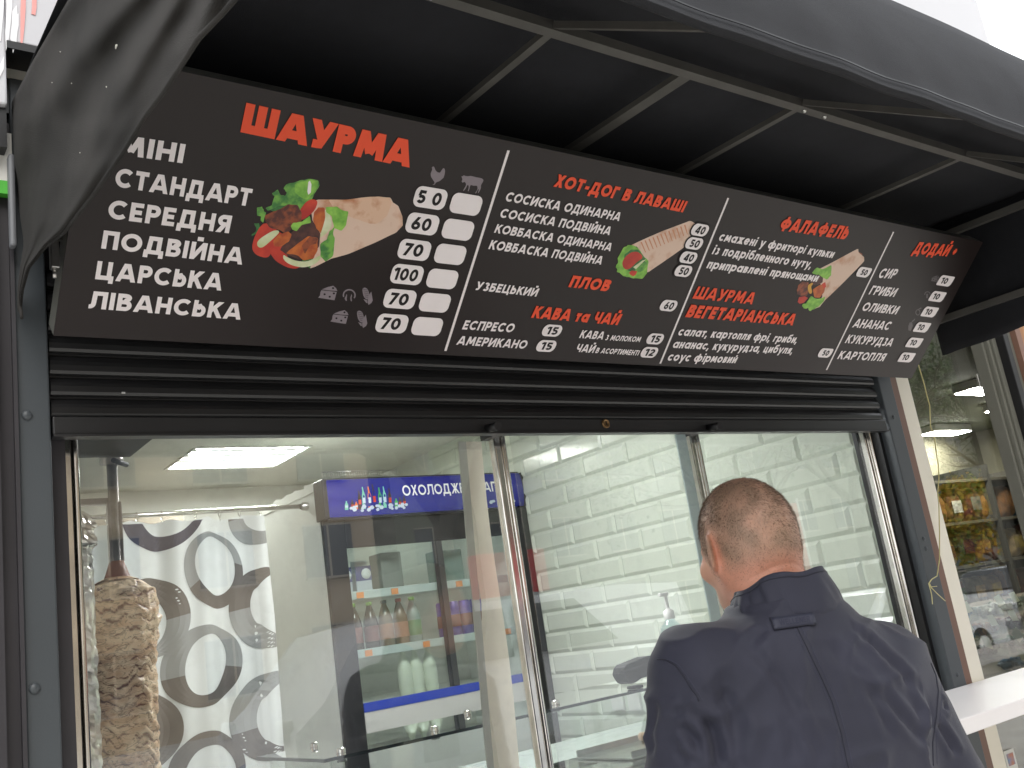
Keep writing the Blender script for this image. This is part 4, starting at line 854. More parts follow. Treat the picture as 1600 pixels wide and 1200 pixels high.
# ================================================================ glass display, worktop, sanitizer, card terminal
dc=empty('glass_display_case',(1.7,.6,1.0),'glass topped display case with dark green edges behind the hatch','display case')
def gp(px,py): return onZ(px,py,1.34)
m=MB(); m.box((.93,.34,1.334),(2.66,.72,1.34)); m.build('top_glass',GL2,dc)
m=MB(); m.box((.93,.335,1.3335),(2.66,.3395,1.3405)); m.box((.9245,.335,1.3335),(.9295,.72,1.3405)); m.build('glass_edge',GLE,dc)
m=MB(); m.box((.95,.36,1.05),(2.64,.366,1.3335)); m.box((.95,.367,1.05),(.956,.70,1.3335)); m.build('front_glass',GL2,dc)
m=MB(); m.box((.95,.36,1.15),(2.64,.70,1.156)); m.build('middle_glass',GL2,dc)
for x,y in ((.99,.39),(1.25,.42),(1.62,.42),(2.1,.4),(1.05,.66),(1.5,.66)):
    m=MB(); m.lathe((x,y,1.3405),[(.011,0),(.011,.008),(.008,.011),(0,.011)],14); m.lathe((x,y,1.322),[(0,0),(.011,0),(.011,.0115)],14); m.build('clamp',CHR,dc)
m=MB(); m.box((.95,.30,.3),(2.69,.72,1.045)); m.build('counter_base',SILV,dc)
MAR=mat('white_marble_laminate',S(214,220,214),.2,col2=S(150,160,156),vs_=14,lo=.56,hi=.74,stretch=(1,3,1),vdet=9)
m=MB(); m.box((.95,.73,1.12),(2.695,1.11,1.15)); m.box((.97,.75,.3),(2.69,1.09,1.1195)); o=m.build('worktop',[MAR]); tag(o,'white marble patterned worktop under the glass display','worktop')
# food tray at the bottom edge
tr=empty('food_tray',(2.05,.52,1.156),'shallow steel tray with rolled flatbreads on the display case floor','tray')
m=MB(); m.bevbox((1.85,.42,1.157),(2.35,.66,1.163),.002); m.box((1.85,.42,1.1635),(2.35,.424,1.18)); m.box((1.85,.656,1.1635),(2.35,.66,1.18)); m.build('pan',SILV,tr)
for i in range(4):
    m=MB(); x=2.08+i*.07; m.tube([(x,.44,1.178),(x+.01,.52,1.182),(x,.63,1.178)],[.012,.017,.012],12); m.build('flatbread_roll',TOR2,tr)
# sanitizer standing on the glass top
SX=2.1; q=onX(1045,975,SX); 
def sx_fit():
    # bottle stands on the glass top (z=1.34) at the depth where its base projects right
    return onZ(1058,1040,1.34)
b0=onY(1056,1020,.62); bx,by=b0.x,.62; bz=1.3405
sz=empty('sanitizer_bottle',(bx,by,bz),'clear pump bottle of pale turquoise hand gel standing by the tiled wall','pump bottle')
tz=onY(1043,925,by).z; H_=tz-bz
m=MB(); m.lathe((bx,by,bz),[(0,0),(.036,0),(.04,.006),(.04,H_*.45),(.034,H_*.56),(.016,H_*.64),(.014,H_*.66)],24); m.build('bottle_body',PET,sz)
m=MB(); m.lathe((bx,by,bz),[(0,.003),(.034,.003),(.038,.008),(.038,H_*.40),(0,H_*.40)],24); m.build('gel',mat('turquoise_gel',S(150,214,206),.1,trans=.3),sz)
m=MB(); m.lathe((bx,by,bz),[(.017,H_*.655),(.0175,H_*.66),(.0175,H_*.76),(.008,H_*.78),(.006,H_*.8),(.006,H_*.95)],16); m.bevbox((bx-.028,by-.007,bz+H_*.95),(bx+.010,by+.007,bz+H_),.003); m.build('pump',WHT,sz)
ct=empty('card_terminal',(1.8,.4,1.34),'black card payment terminal tilted on the glass counter beside the man','card terminal')
def cq2(px,py,y): return onY(px,py,y)
o1=[(a+12,b-2) for a,b in [(962,1055),(964,1045),(968,1040),(1000,1027),(1008,1026),(1018,1036),(1030,1050),(1010,1056),(990,1062),(983,1067),(976,1070),(970,1068),(965,1061)]]
m=MB(); f_=[cq2(a,b,.36) for a,b in o1]; k_=[p_+Vector((.0,.045,.0)) for p_ in f_]
n=len(f_); m.add(f_+k_,[tuple(range(n)),tuple(range(2*n-1,n-1,-1))]+[(i,i+n,(i+1)%n+n,(i+1)%n) for i in range(n)]); m.build('case',mat('terminal_black',S(12,13,15),.5,spec=.3),ct)
m=MB(); q=[cq2(967,1050,.3595),cq2(1010,1036,.3595),cq2(1011,1038,.3595),cq2(968,1052,.3595)]; m.prism(q,(0,-1,0),.0006); m.build('seam',BLK2,ct)
m=MB(); a=onY(985,1066,.38); m.bevbox((a.x,.362,1.3405),(a.x+.03,.40,1.349),.003); m.build('stand',BLK2,ct)
m=MB()
a=onX(752+220,1093,2.69); 
so_=empty('wall_socket',onX(968,1094,2.69),'white double socket on the tiled wall below the glass shelf','socket')
for px in (967,993): a=onX(px,1095,2.69); m=MB(); m.bevbox((2.678,a.y-.035,a.z-.035),(2.6925,a.y+.035,a.z+.035),.003); m.build('cover',WHT,so_)
# ================================================================ neighbouring shop at right
sp=empty('sweet_shop',(3.4,.1,0),'shop window beside the kiosk with lit shelves of packets behind the glass','shop')
SHW=mat('shop_wall',S(120,116,96),.7,var=.15,vs_=2); SHC=mat('shop_ceiling',S(104,108,88),.8,var=.12,vs_=2)
m=MB(); m.box((2.94,3.2,0),(9.5,3.3,2.75)); m.box((9.4,.2,0),(9.5,3.2,2.75)); m.box((2.935,.21,0),(2.95,3.2,2.75)); m.build('wall',SHW,sp)
m=MB(); m.box((2.94,.11,2.72),(9.5,3.3,2.8)); m.build('ceiling',SHC,sp)
m=MB(); m.box((2.94,.11,0),(9.5,3.2,.05)); m.build('floor',pv,sp)
m=MB(); m.box((2.935,.098,.3),(3.70,.104,2.72)); m.build('glass_pane',GL3,sp)
m=MB(); m.box((2.933,.06,.05),(9.5,.14,.295)); m.build('plinth',DARK2,sp)
m=MB(); m.bevbox((3.56,.045,.1),(3.575,.09,2.75),.003); m.bevbox((3.576,.03,.1),(3.592,.09,2.75),.003); m.bevbox((3.593,.02,.1),(3.62,.09,2.75),.003); m.bevbox((3.66,.0,.1),(3.70,.06,2.75),.003); m.build('window_frame',mat('alu_frame_grey',S(98,98,90),.4,var=.05),sp)
m=MB(); m.bevbox((3.6205,-.01,.05),(3.6595,.12,2.75),.003); m.build('gasket',BLK2,sp)
m=MB(); m.box((3.7005,-.02,.0),(3.74,.12,2.8)); m.build('brown_strip',BROWN,sp)
m=MB()
for i in range(14): m.bevbox((3.7405+i*.12,-.015,.0),(3.7405+i*.12+.1185,.02,2.9),.002)
m.build('wood_cladding',WOOD,sp)
m=MB(); m.box((5.43,.0,0),(9.5,.1,2.9)); m.build('front_wall',SHW,sp)
m=MB(); a=onY(1532,593,.097); m.bevbox((a.x-.02,.0935,a.z-.028),(a.x+.02,.097,a.z+.022),.001); m.build('paper_note',WHT,sp)
m=MB(); a=onY(1579,1190,.097); m.box((a.x-.03,.094,a.z-.06),(a.x+.03,.0965,a.z+.035)); pp=m.build('poster',WHT,sp)
m=MB(); m.box((a.x-.02,.0925,a.z-.01),(a.x+.018,.0935,a.z+.025)); m.build('print',mat('poster_print',S(190,120,80),.5,col2=S(110,150,190),vs_=30),pp)
for i,(x,y) in enumerate(((6.72,1.70),(7.95,2.15),(8.4,2.95))):
    e=empty('strip_lamp',(x,y,2.6),['bright rectangular strip lamp on the shop ceiling, highest of the three in the picture','bright strip lamp on the shop ceiling nearest the dark window frame','long bright strip lamp on the shop ceiling nearest the cream corner strip'][i],'ceiling lamp','lamps on the shop ceiling')
    L=.19 if i<2 else .3; m=MB(); m.bevbox((x-L,y-.09,2.66),(x+L,y+.09,2.7195),.004); m.build('housing',WHT,e)
    m=MB(); m.box((x-L+.01,y-.08,2.652),(x+L-.01,y+.08,2.6595)); m.build('tube',mat('shop_lamp_glow',(1,.99,.95),.3,emit=58) if 'shop_lamp_glow' not in MATS else MATS['shop_lamp_glow'],e)
rk=empty('shop_shelving',(7.2,2.3,0),'dark steel shelving full of packets along the back of the shop','shelving')
m=MB()
for z in (.9,1.2,1.5,1.8,2.1): m.box((5.2,2.05,z-.02),(9.2,2.5,z))
m.build('shelf',mat('shelf_steel',S(118,112,96),.5),rk)
m=MB()
for x in (5.2,6.2,7.2,8.2,9.2): m.box((x-.02,2.045,0),(x+.02,2.52,2.2))
m.box((5.2,2.52,0),(9.2,2.54,2.2)); m.build('upright',mat('shelf_upright',S(92,90,82),.5),rk)
cols=[('brown',S(110,74,46)),('blue',S(36,110,150)),('beige',S(186,160,116)),('red',S(112,58,48)),('yellow',S(176,152,76)),('grey',S(120,122,114)),('orange',S(150,104,60)),('green',S(80,106,60)),('white',S(206,204,190)),('maroon',S(96,50,48))]
CM=[mat('packet_'+n,c,.4,var=.35,vs_=14,bump=.4,bs=40) for n,c in cols]
nth=['first','second','third','fourth','fifth','sixth','seventh','eighth','ninth','tenth']
def packet(x,y,z,w_,d_,h_,c,label):
    e=empty('packet',(x,y,z),label,'packet','packets on the shop shelves')
    P=[]
    for i in range(9):
        t=i/8; row=[]
        for k in range(17):
            a=2*math.pi*k/16; s=(1-abs(2*t-1)**4)**.5*.8+.2; ca,sa=math.cos(a),math.sin(a)
            row.append((x+w_/2*math.copysign(abs(ca)**.6,ca)*(1 if t<.9 else .95),y+d_/2*math.copysign(abs(sa)**.6,sa)*s,z+h_*t+.004*nz(a,t*4,x)))
        P.append(row)
    m=MB(); m.grid(P); m.build('bag',CM[c],e)
    m=MB(); m.box((x-w_*.3,y-d_*.5-.004,z+h_*.3),(x+w_*.3,y-d_*.5-.001,z+h_*.7)); m.build('front_label',CM[(c*3+8)%10],e)
for si,z in enumerate((1.2,1.5,1.8)):
    for k in range(9):
        x=6.05+k*.24+rng.normal(0,.012); c=int(rng.integers(0,10)); c=1 if (si==2 and k==1) else c
        packet(x,2.17,z+.001,.21,.14,.2+.05*rng.random(),c,f'{cols[c][0]} packet, {nth[k]} from the left on the {["lowest","middle","upper"][si]} packed shop shelf')
cc=empty('sweets_counter',(6.6,1.6,0),'slanting glass fronted counter of loose sweets with paper price tags inside the shop','counter')
m=MB(); P0_=[(5.0,1.35,.05),(5.0,2.0,.05),(5.0,2.0,1.25),(5.0,1.35,.85)]; m.prism(P0_,(1,0,0),4.2); m.build('body',mat('counter_board',S(150,140,120),.5,var=.1),cc)
for r_ in range(4):
    y=1.37+r_*.155; z=.865+r_*.095
    for k in range(8):
        x=5.75+k*.32; c=int(rng.integers(0,10)); e=empty('sweets_tray',(x,y,z),f'tray of {cols[c][0]} sweets, {nth[k]} from the left in the {["front","second","third","back"][r_]} row of the counter','tray','trays of sweets on the counter')
        m=MB()
        for a,b in (((x-.14,y),(x-.136,y+.14)),((x+.136,y),(x+.14,y+.14)),((x-.1355,y),(x+.1355,y+.004)),((x-.1355,y+.136),(x+.1355,y+.14))): m.box((*a,z+.0),(*b,z+.085+.0))
        m.build('box',GL2,e)
        m=MB()
        for q in range(26):
            c_=Vector((x-.11+.22*rng.random(),y+.025+.09*rng.random(),z+.03+.035*rng.random())); s_=.02+.012*rng.random(); M_=Matrix.Translation(c_)@Matrix.Rotation(rng.random()*6,4,Vector(rng.normal(0,1,3)).normalized()); m.bevbox((-s_,-s_*.6,-s_*.6),(s_,s_*.6,s_*.6),.006,M_,1)
        m.build('sweets',CM[c],e)
        m=MB(); M_=Matrix.Translation((x+rng.normal(0,.05),y-.004,z+.09))@Matrix.Rotation(R(rng.normal(0,14)),4,'Y')@Matrix.Rotation(R(-18),4,'X'); m.box((-.04,-.001,-.03),(.04,.001,.04),M_); m.build('price_tag',mat('tag_paper',S(196,206,176),.6) if 'tag_paper' not in MATS else MATS['tag_paper'],e)
# ================================================================ serving ledge and hanging wire
ld=empty('serving_ledge',(2.2,-.16,1.19),'thick white serving ledge running along under the hatch and the shop window','ledge')
m=MB(); m.bevbox((.38,-.335,1.153),(4.6,-.0065,1.19),.003); m.build('top',mat('ledge_white_laminate',S(232,228,228),.35,var=.02,vs_=3,rv=.05),ld)
for x in (.9,1.9,3.9): m=MB(); m.prism([(x,-.0065,1.1525),(x,-.29,1.1525),(x,-.29,1.13),(x,-.0065,.9)],(1,0,0),.03); m.build('bracket',WHT,ld)
wr=empty('hanging_wire',onY(1455,700,-.012),'thin yellowish wire dangling down past the cream corner strip','wire')
def wl(pts,y,r=.0018): 
    P=[]; 
    for a,b in zip(pts,pts[1:]):
        for i in range(4): t=i/4; P.append(onY(a[0]+(b[0]-a[0])*t,a[1]+(b[1]-a[1])*t,y))
    P.append(onY(*pts[-1],y)); m=MB(); m.tube(P,r,6); return m
WY=mat('yellow_wire_sheath',S(206,196,140),.5)
wl([(1432,560),(1438,580),(1444,600),(1448,617),(1452.5,633),(1454,667),(1460,683),(1463,708),(1466,725),(1467,750),(1465,770),(1467,788),(1468,830),(1468,873),(1464,900),(1456,905),(1451,912),(1456,919)],-.016).build('strand',WY,wr)
wl([(1451,912),(1454,922),(1456,931),(1457,944)],-.018,.0013).build('strand',WY,wr); wl([(1452,911),(1456,919),(1466,929),(1477,939)],-.02,.0013).build('strand',WY,wr); wl([(1455,917),(1464,916)],-.02,.001).build('strand',WY,wr)
# ================================================================ across the street (seen in the glass)
def car(x,y,label,paint,L=4.3,W=1.75,H=1.45,van=False):
    e=empty('parked_car',(x,y,-.13),label,'car','cars parked along the street'); z0=-.13
    side=[(-.5,.28),(-.495,.55),(-.47,.66),(-.30,.72),(-.17,.985),(-.02,1.0),(.18,.985),(.33,.76),(.46,.7),(.5,.55),(.5,.3)] if not van else [(-.5,.25),(-.5,.55),(-.44,.66),(-.34,.95),(-.2,1.0),(.3,1.0),(.48,.97),(.5,.6),(.5,.25)]
    P=[]
    for s in (-1,-.96,-.8,0,.8,.96,1):
        row=[]
        for u,v in side:
            tumble=1-max(0,(v-.62))*.42; row.append((x+u*L,y+s*W/2*tumble*(1 if abs(s)<1 else .985),z0+v*H*(1-(.02 if abs(s)>.9 else 0))))
        row.append((x+side[-1][0]*L,y+s*W/2,z0+.2)); row.insert(0,(x+side[0][0]*L,y+s*W/2,z0+.2)); P.append(row)
    m=MB(); m.grid(P); n=len(P[0])
    m.add(P[0],[tuple(range(n))]); m.add(P[-1],[tuple(reversed(range(n)))]); m.build('body',paint,e)
    WN=MATS.get('car_window') or mat('car_window',S(30,34,36),.08,spec=.8)
    for s in (-1,1):
        m=MB(); yy=lambda v:y+s*(W/2*(1-max(0,v-.62)*.42)+.004)
        for a,b,c,d_ in (((-.27,-.16,-.02,-.02)),((0.0,0.0,.16,.25))):
            m.add([(x+a*L,yy(.7),z0+.7*H),(x+d_*L,yy(.7),z0+.7*H),(x+c*L,yy(.94),z0+.94*H),(x+b*L,yy(.94),z0+.94*H)],[(0,1,2,3)])
        m.build('side_window',WN,e)
    for u,v,u2,v2,s in ((-.295,.73,-.175,.965,-1),(.32,.775,.19,.965,1)):
        m=MB(); m.add([(x+u*L+s*.012,y-W*.42,z0+v*H+.02),(x+u*L+s*.012,y+W*.42,z0+v*H+.02),(x+u2*L+s*.012,y+W*.38,z0+v2*H+.01),(x+u2*L+s*.012,y-W*.38,z0+v2*H+.01)],[(0,1,2,3)]); m.build('windscreen',WN,e)
    TY=MATS.get('tyre_rubber') or mat('tyre_rubber',(.02,.02,.02),.8)
    for u in (-.31,.32):
        for s in (-1,1):
            m=MB(); cx,cy,cz=x+u*L,y+s*(W/2-.09),z0+.31; yl(m,(cx,cy+.1,cz),[(0,0),(.26,0),(.31,.03),(.31,.17),(.26,.2),(0,.2)],22); w_=m.build('wheel',TY,e)
            m=MB(); yl(m,(cx,cy+(.104 if s>0 else -.1),cz),[(0,0),(.19,0),(.19,.004),(0,.004)],18); m.build('rim',SILV,w_)
    for u,s in ((-.497,-1),(.497,1)):
        for t in (-1,1): m=MB(); m.bevbox((x+u*L-.03,y+t*W*.36-.14,z0+.52*H),(x+u*L+.03,y+t*W*.36+.14,z0+.6*H),.02); m.build('headlight' if s<0 else 'tail_light',WHT if s<0 else TOM,e)
PW=mat('car_paint_white',(.75,.76,.78),.2,coat=.8); PG=mat('car_paint_silver',(.42,.44,.46),.25,.5,coat=.8)
car(5.9,-7.2,'white van parked across the road near the bare tree',PW,4.9,1.9,2.0,True)
car(13.4,-7.4,'white saloon car parked across the road, reflected in the right panel',PW)
car(18.2,-7.4,'silver car parked across the road, reflected in the shop window',PG)
BRK=mat('facade_plaster',S(176,160,138),.85,var=.12,vs_=.6); BWN=mat('facade_window',S(60,66,72),.1)
def block(x0,x1,y,H,label,m_,storeys=5):
    e=empty('apartment_block',((x0+x1)/2,y,0),label,'building'); m=MB(); m.box((x0,y-10,0),(x1,y,H)); m.build('wall',m_,e)
    fh=H/storeys; n=int((x1-x0)/3.0); k=0
    for s in range(storeys):
        for i in range(n):
            k+=1
            if k>90: break
            cx=x0+(i+.5)*(x1-x0)/n; z=s*fh+.9; m=MB(); m.box((cx-.75,y+.002,z),(cx+.75,y+.03,z+1.45)); w_=m.build('window',BWN,e)
            m=MB(); m.box((cx-.8,y+.031,z-.06),(cx+.8,y+.12,z)); m.box((cx-.03,y+.031,z),(cx+.03,y+.045,z+1.45)); m.box((cx-.78,y+.031,z+1.45),(cx+.78,y+.05,z+1.5)); m.build('frame',MATS.get('window_trim') or mat('window_trim',S(168,160,146),.7),w_)
    m=MB(); m.box((x0-.2,y-10.2,H),(x1+.2,y+.25,H+.3)); m.build('roof',SHW,e)
block(-16,14,-24,14,'long beige five storey apartment block across the street',BRK)
block(17,86,-28,21,'grey seven storey apartment block beyond the yellow tree',mat('facade_grey',S(112,114,100),.85,var=.1),7)
ps=empty('parcel_shop',(10.75,-13,0),'red parcel kiosk with white lettering across the street','kiosk')
RD=mat('red_panel',S(190,34,34),.5)
m=MB(); m.bevbox((10.0,-14.2,0),(11.5,-12.9,2.9),.02); m.build('wall',RD,ps)
for t_,z,L,h_ in (('ПОСИЛКИ',1.52,.62,.13),('24/7',1.27,.4,.15)):
    m=MB(); put_text(m,t_,lambda a,b,w_:(11.0-a,-12.888+w_*4,z+b),.16,fit=L,ys=h_); m.build('lettering',WV,ps)
bn=empty('street_banner',(18.8,-12.9,0),'narrow red banner with a white emblem standing across the street','banner')
m=MB(); m.bevbox((18.3,-12.95,.6),(19.3,-12.9,3.4),.01); m.build('panel',RD,bn)
m=MB(); m.tube([(18.25,-12.92,0),(18.25,-12.92,3.5)],.03,8); m.tube([(19.35,-12.92,0),(19.35,-12.92,3.5)],.03,8); m.build('post',SILV,bn)
m=MB(); 
for a in (.0,.12): m.bar((18.5+a,-12.88,2.5+a),(18.6+a,-12.88,3.1-a),.04,.01); m.bar((19.1-a,-12.88,2.5+a),(19.0-a,-12.88,3.1-a),.04,.01)
m.bar((18.5,-12.88,2.5),(19.1,-12.88,2.5),.01,.04); m.bar((18.6,-12.88,3.1),(19.0,-12.88,3.1),.01,.04); m.build('emblem',WV,bn)
BARK=mat('tree_bark',S(70,60,52),.9,var=.3,vs_=10,bump=.6)
def branches(m,p0,d,L,r,depth,ends,spread=.55):
    pts=[p0]; p_=p0.copy(); dd=d.copy()
    for i in range(4): dd=(dd+Vector(rng.normal(0,.13,3))+Vector((0,0,.04))).normalized(); p_=p_+dd*L/4; pts.append(p_.copy())
    m.tube(pts,[r*(1-.12*i) for i in range(5)],5 if depth<3 else 8,cap=False)
    if depth==0: ends.append(p_); return
    for k in range(3 if depth>1 else 3):
        s=pts[2+k%3]; q=(dd+Vector(rng.normal(0,spread,3))).normalized(); q.z=max(q.z,-.1); branches(m,s,q,L*(.62+.15*rng.random()),r*.55,depth-1,ends,spread); 
def tree(x,y,h,label,leaf=None,dens=0,kind='bare_tree',low=.35):
    e=empty(kind,(x,y,0),label,'tree'); m=MB(); ends=[]
    P=[Vector((x,y,0)),Vector((x+.05,y,h*.15)),Vector((x,y+.05,h*low))]; m.tube(P,[h*.022,h*.018,h*.015],9)
    for k in range(6): a=k*1.05+rng.random(); branches(m,Vector((x,y+.02,h*low*(.75+.05*k))),Vector((math.cos(a)*.7,math.sin(a)*.7,.8)).normalized(),h*.26,h*.009,3,ends)
    m.build('trunk',BARK,e)
    if leaf:
        m=MB(); pts=[]
        for q in ends:
            for _ in range(dens):
                c=q+Vector(rng.normal(0,h*.035,3)); s=.05+.05*rng.random(); a=Vector(rng.normal(0,1,3)).normalized(); b=a.orthogonal().normalized()
                m.mi=int(rng.integers(0,len(leaf))); m.add([c-a*s,c+b*s*.6,c+a*s,c-b*s*.6],[(0,1,2,3)])
        m.build('crown',leaf,e)
tree(5.0,-6.0,8.5,'bare leafless tree on the pavement edge opposite the kiosk')
tree(1.0,-6.2,8,'smaller bare leafless tree opposite the left end of the kiosk')
YL=[mat('leaf_yellow',S(206,176,50),.6),mat('leaf_gold',S(176,140,40),.6),mat('leaf_lime',S(150,160,60),.6)]
tree(29.3,-13.6,5.0,'tree with dense yellow autumn leaves across the street',YL,110,'yellow_tree',.22)
GLF=[mat('leaf_green',S(70,90,44),.6),mat('leaf_dark',S(44,64,34),.6)]
tree(22.0,-17,10,'tall green tree between the red banner and the yellow tree',GLF,26,'green_tree'); tree(29,-18,12,'tallest green tree, straight behind the yellow tree',GLF,30,'green_tree')
tree(36,-16,11,'tall green tree right of the yellow tree',GLF,26,'green_tree')
# ================================================================ the man at the hatch
def snet(Fv,xs,ys,zs):
    "surface nets on a rectilinear grid; Fv<0 inside"
    ins=Fv<0
    c=np.zeros([n-1 for n in Fv.shape],int)
    for dx in (0,1):
        for dy in (0,1):
            for dz in (0,1): c+=ins[dx:dx+c.shape[0],dy:dy+c.shape[1],dz:dz+c.shape[2]]
    act=(c>0)&(c<8); idx=-np.ones(act.shape,int); ii=np.argwhere(act); idx[act]=np.arange(len(ii))
    acc=np.zeros((len(ii),3)); cnt=np.zeros(len(ii)); X=[xs,ys,zs]; I=ii.T
    cor=lambda d:(I[0]+d[0],I[1]+d[1],I[2]+d[2])
    for ax in range(3):
        o=[k for k in range(3) if k!=ax]
        for a in (0,1):
            for b in (0,1):
                d0=[0,0,0]; d0[o[0]]=a; d0[o[1]]=b; d1=list(d0); d1[ax]=1
                f0=Fv[cor(d0)]; f1=Fv[cor(d1)]; m=(f0<0)!=(f1<0)
                t=np.where(m,f0/np.where(m,f0-f1,1),0); p=np.zeros((len(ii),3))
                for k in range(3):
                    if k==ax: a0=X[k][I[k]]; a1=X[k][I[k]+1]; p[:,k]=a0+(a1-a0)*t
                    else: p[:,k]=X[k][I[k]+d0[k]]
                acc[m]+=p[m]; cnt[m]+=1
    V=acc/cnt[:,None]; faces=[]
    for ax in range(3):
        o=[(ax+1)%3,(ax+2)%3]; sl0=[slice(None)]*3; sl1=[slice(None)]*3; sl0[ax]=slice(0,-1); sl1[ax]=slice(1,None)
        A=ins[tuple(sl0)]; B=ins[tuple(sl1)]; e=np.argwhere(A!=B); 
        if not len(e): continue
        e=e[(e[:,o[0]]>0)&(e[:,o[1]]>0)&(e[:,o[0]]<Fv.shape[o[0]]-1)&(e[:,o[1]]<Fv.shape[o[1]]-1)]
        q=[]
        for a,b in ((1,1),(0,1),(0,0),(1,0)):
            g=e.copy(); g[:,o[0]]-=a; g[:,o[1]]-=b; q.append(idx[g[:,0],g[:,1],g[:,2]])
        q=np.stack(q,1); fl=~A[e[:,0],e[:,1],e[:,2]]; q[fl]=q[fl][:,::-1]; faces.append(q)
    Fc=np.concatenate(faces); Fc=Fc[(Fc>=0).all(1)]; return V,Fc
def smn(a,b,k): h=np.clip(.5+.5*(b-a)/k,0,1); return b*(1-h)+a*h-k*h*(1-h)
def cap(P,a,b,ra,rb):
    a=np.array(a,float);b=np.array(b,float);ab=b-a; t=np.clip(((P-a)@ab)/(ab@ab),0,1); return np.linalg.norm(P-a-t[:,None]*ab,axis=1)-(ra+(rb-ra)*t)
def ell(P,c,r,M_=None):
    q=P-np.array(c); 
    if M_ is not None: q=q@M_
    r=np.array(r); k=np.linalg.norm(q/r,axis=1); k2=np.linalg.norm(q/(r*r),axis=1)+1e-9; return k*(k-1)/k2
def rotz(a): c,s=math.cos(a),math.sin(a); return np.array([[c,-s,0],[s,c,0],[0,0,1]])
def rotx(a): c,s=math.cos(a),math.sin(a); return np.array([[1,0,0],[0,c,-s],[0,s,c]])
def roty(a): c,s=math.cos(a),math.sin(a); return np.array([[c,0,s],[0,1,0],[-s,0,c]])
BAZ=R(18); HAZ=R(16)                       # body and head headings, from +y towards +x
hc=atS(1163,842,1.80)                       # middle of the skull
HC=np.array(hc)
# person frame: x right, y forward, z up, origin on the ground below the neck
RB=rotz(-BAZ); neck=HC+RB@np.array([0,-.035,-.0]); ORG0=np.array([neck[0],neck[1],0.]); 
toW=lambda P:P@RB.T+ORG0
toL=lambda P:(P-ORG0)@RB
hl=toL(HC[None])[0]; HM=rotz(-(HAZ-BAZ))@rotx(R(-12))     # head axes in the person frame
hz=HC[2]
def headf(P):
    q=(P-hl)@HM
    f=ell(q,(0,-.012,.012),(.077,.098,.096)); f=smn(f,ell(q,(0,-.045,-.012),(.068,.06,.075)),.03)   # cranium, occiput
    f=smn(f,ell(q,(0,.03,-.045),(.062,.068,.085)),.03)                                             # face
    f=smn(f,ell(q,(0,.058,-.098),(.034,.03,.024)),.03)                                             # chin
    for s in (-1,1):
        f=smn(f,cap(q,(s*.055,-.01,-.07),(s*.03,.055,-.098),.018,.014),.025)                       # jaw
        f=smn(f,ell(q,(s*.045,.068,-.035),(.022,.018,.02)),.02)                                    # cheekbone
        f=smn(f,cap(q,(s*.012,.088,.006),(s*.042,.072,.004),.010,.008),.012)                       # brow
        f=-smn(-f,ell(q,(s*.031,.092,-.012),(.015,.012,.011)),.012)                                # eye socket
        f=np.minimum(f,ell(q,(s*.031,.073,-.012),(.0125,.0125,.0125)))                              # eyeball
        # ear: shell, hollow, rim
        M_=roty(R(s*-6))@rotz(R(s*38)); e=ell(q,(s*.086,-.014,-.022),(.0065,.020,.035),M_); e=smn(e,ell(q,(s*.079,-.004,-.047),(.006,.009,.013)),.01)
        e=-smn(-e,ell(q,(s*.091,-.008,-.018),(.006,.010,.020),M_),.006)
        f=smn(f,e,.008)
    f=smn(f,cap(q,(0,.094,-.005),(0,.112,-.042),.006,.011),.012); 
    for s in (-1,1): f=smn(f,ell(q,(s*.011,.103,-.044),(.008,.009,.007)),.006)
    f=smn(f,ell(q,(0,.089,-.066),(.022,.009,.005)),.006); f=smn(f,ell(q,(0,.087,-.076),(.019,.009,.006)),.006)
    return f
NB=np.array([0,-.045,hz-.22])
SH=1.425-1.725+hz+.095    # shoulder height follows the head
def neckf(P):
    top=hl+HM@np.array([0,-.03,-.05]); f=cap(P,NB,top,.062,.058); f=smn(f,cap(P,(.05,-.045,hz-.25),hl+HM@np.array([.035,-.03,-.07]),.03,.03),.03); return smn(f,cap(P,(-.05,-.045,hz-.25),hl+HM@np.array([-.035,-.03,-.07]),.03,.03),.03)
sz_=hz-.215               # shoulder joint height
arms={-1:[(-.185,-.03,sz_+.012),(-.262,-.03,sz_-.29),(-.20,.21,sz_-.30)],1:[(.185,-.03,sz_-.04),(.262,-.06,sz_-.32),(.215,.12,sz_-.42)]}
def handf(P,s):
    w_=np.array(arms[s][2]); d=w_-np.array(arms[s][1]); d/=np.linalg.norm(d); side=np.cross(d,[0,0,1.]); side/=np.linalg.norm(side); up=np.cross(side,d)
    f=cap(P,w_,w_+d*.03,.024,.024)
    for i,o in enumerate((-.024,-.008,.008,.024)): f=smn(f,cap(P,w_+d*.03+side*o*.7,w_+d*.085+side*o,.013,.012),.01)
    for i,(o,L) in enumerate(((-.027,.062),(-.009,.074),(.009,.07),(.027,.054))):
        a=w_+d*.09+side*o; b=a+d*L*.5-up*.008; c=b+d*L*.45-up*.022; f=smn(f,cap(P,a,b,.0095,.009),.004); f=smn(f,cap(P,b,c,.009,.0075),.003)
    t0=w_+d*.035-side*s*-.0+side*(-s)*.03; t1=t0+d*.035+side*(-s)*.022; t2=t1+d*.03-up*.008; f=smn(f,cap(P,t0,t1,.014,.011),.01); return smn(f,cap(P,t1,t2,.0105,.009),.003)
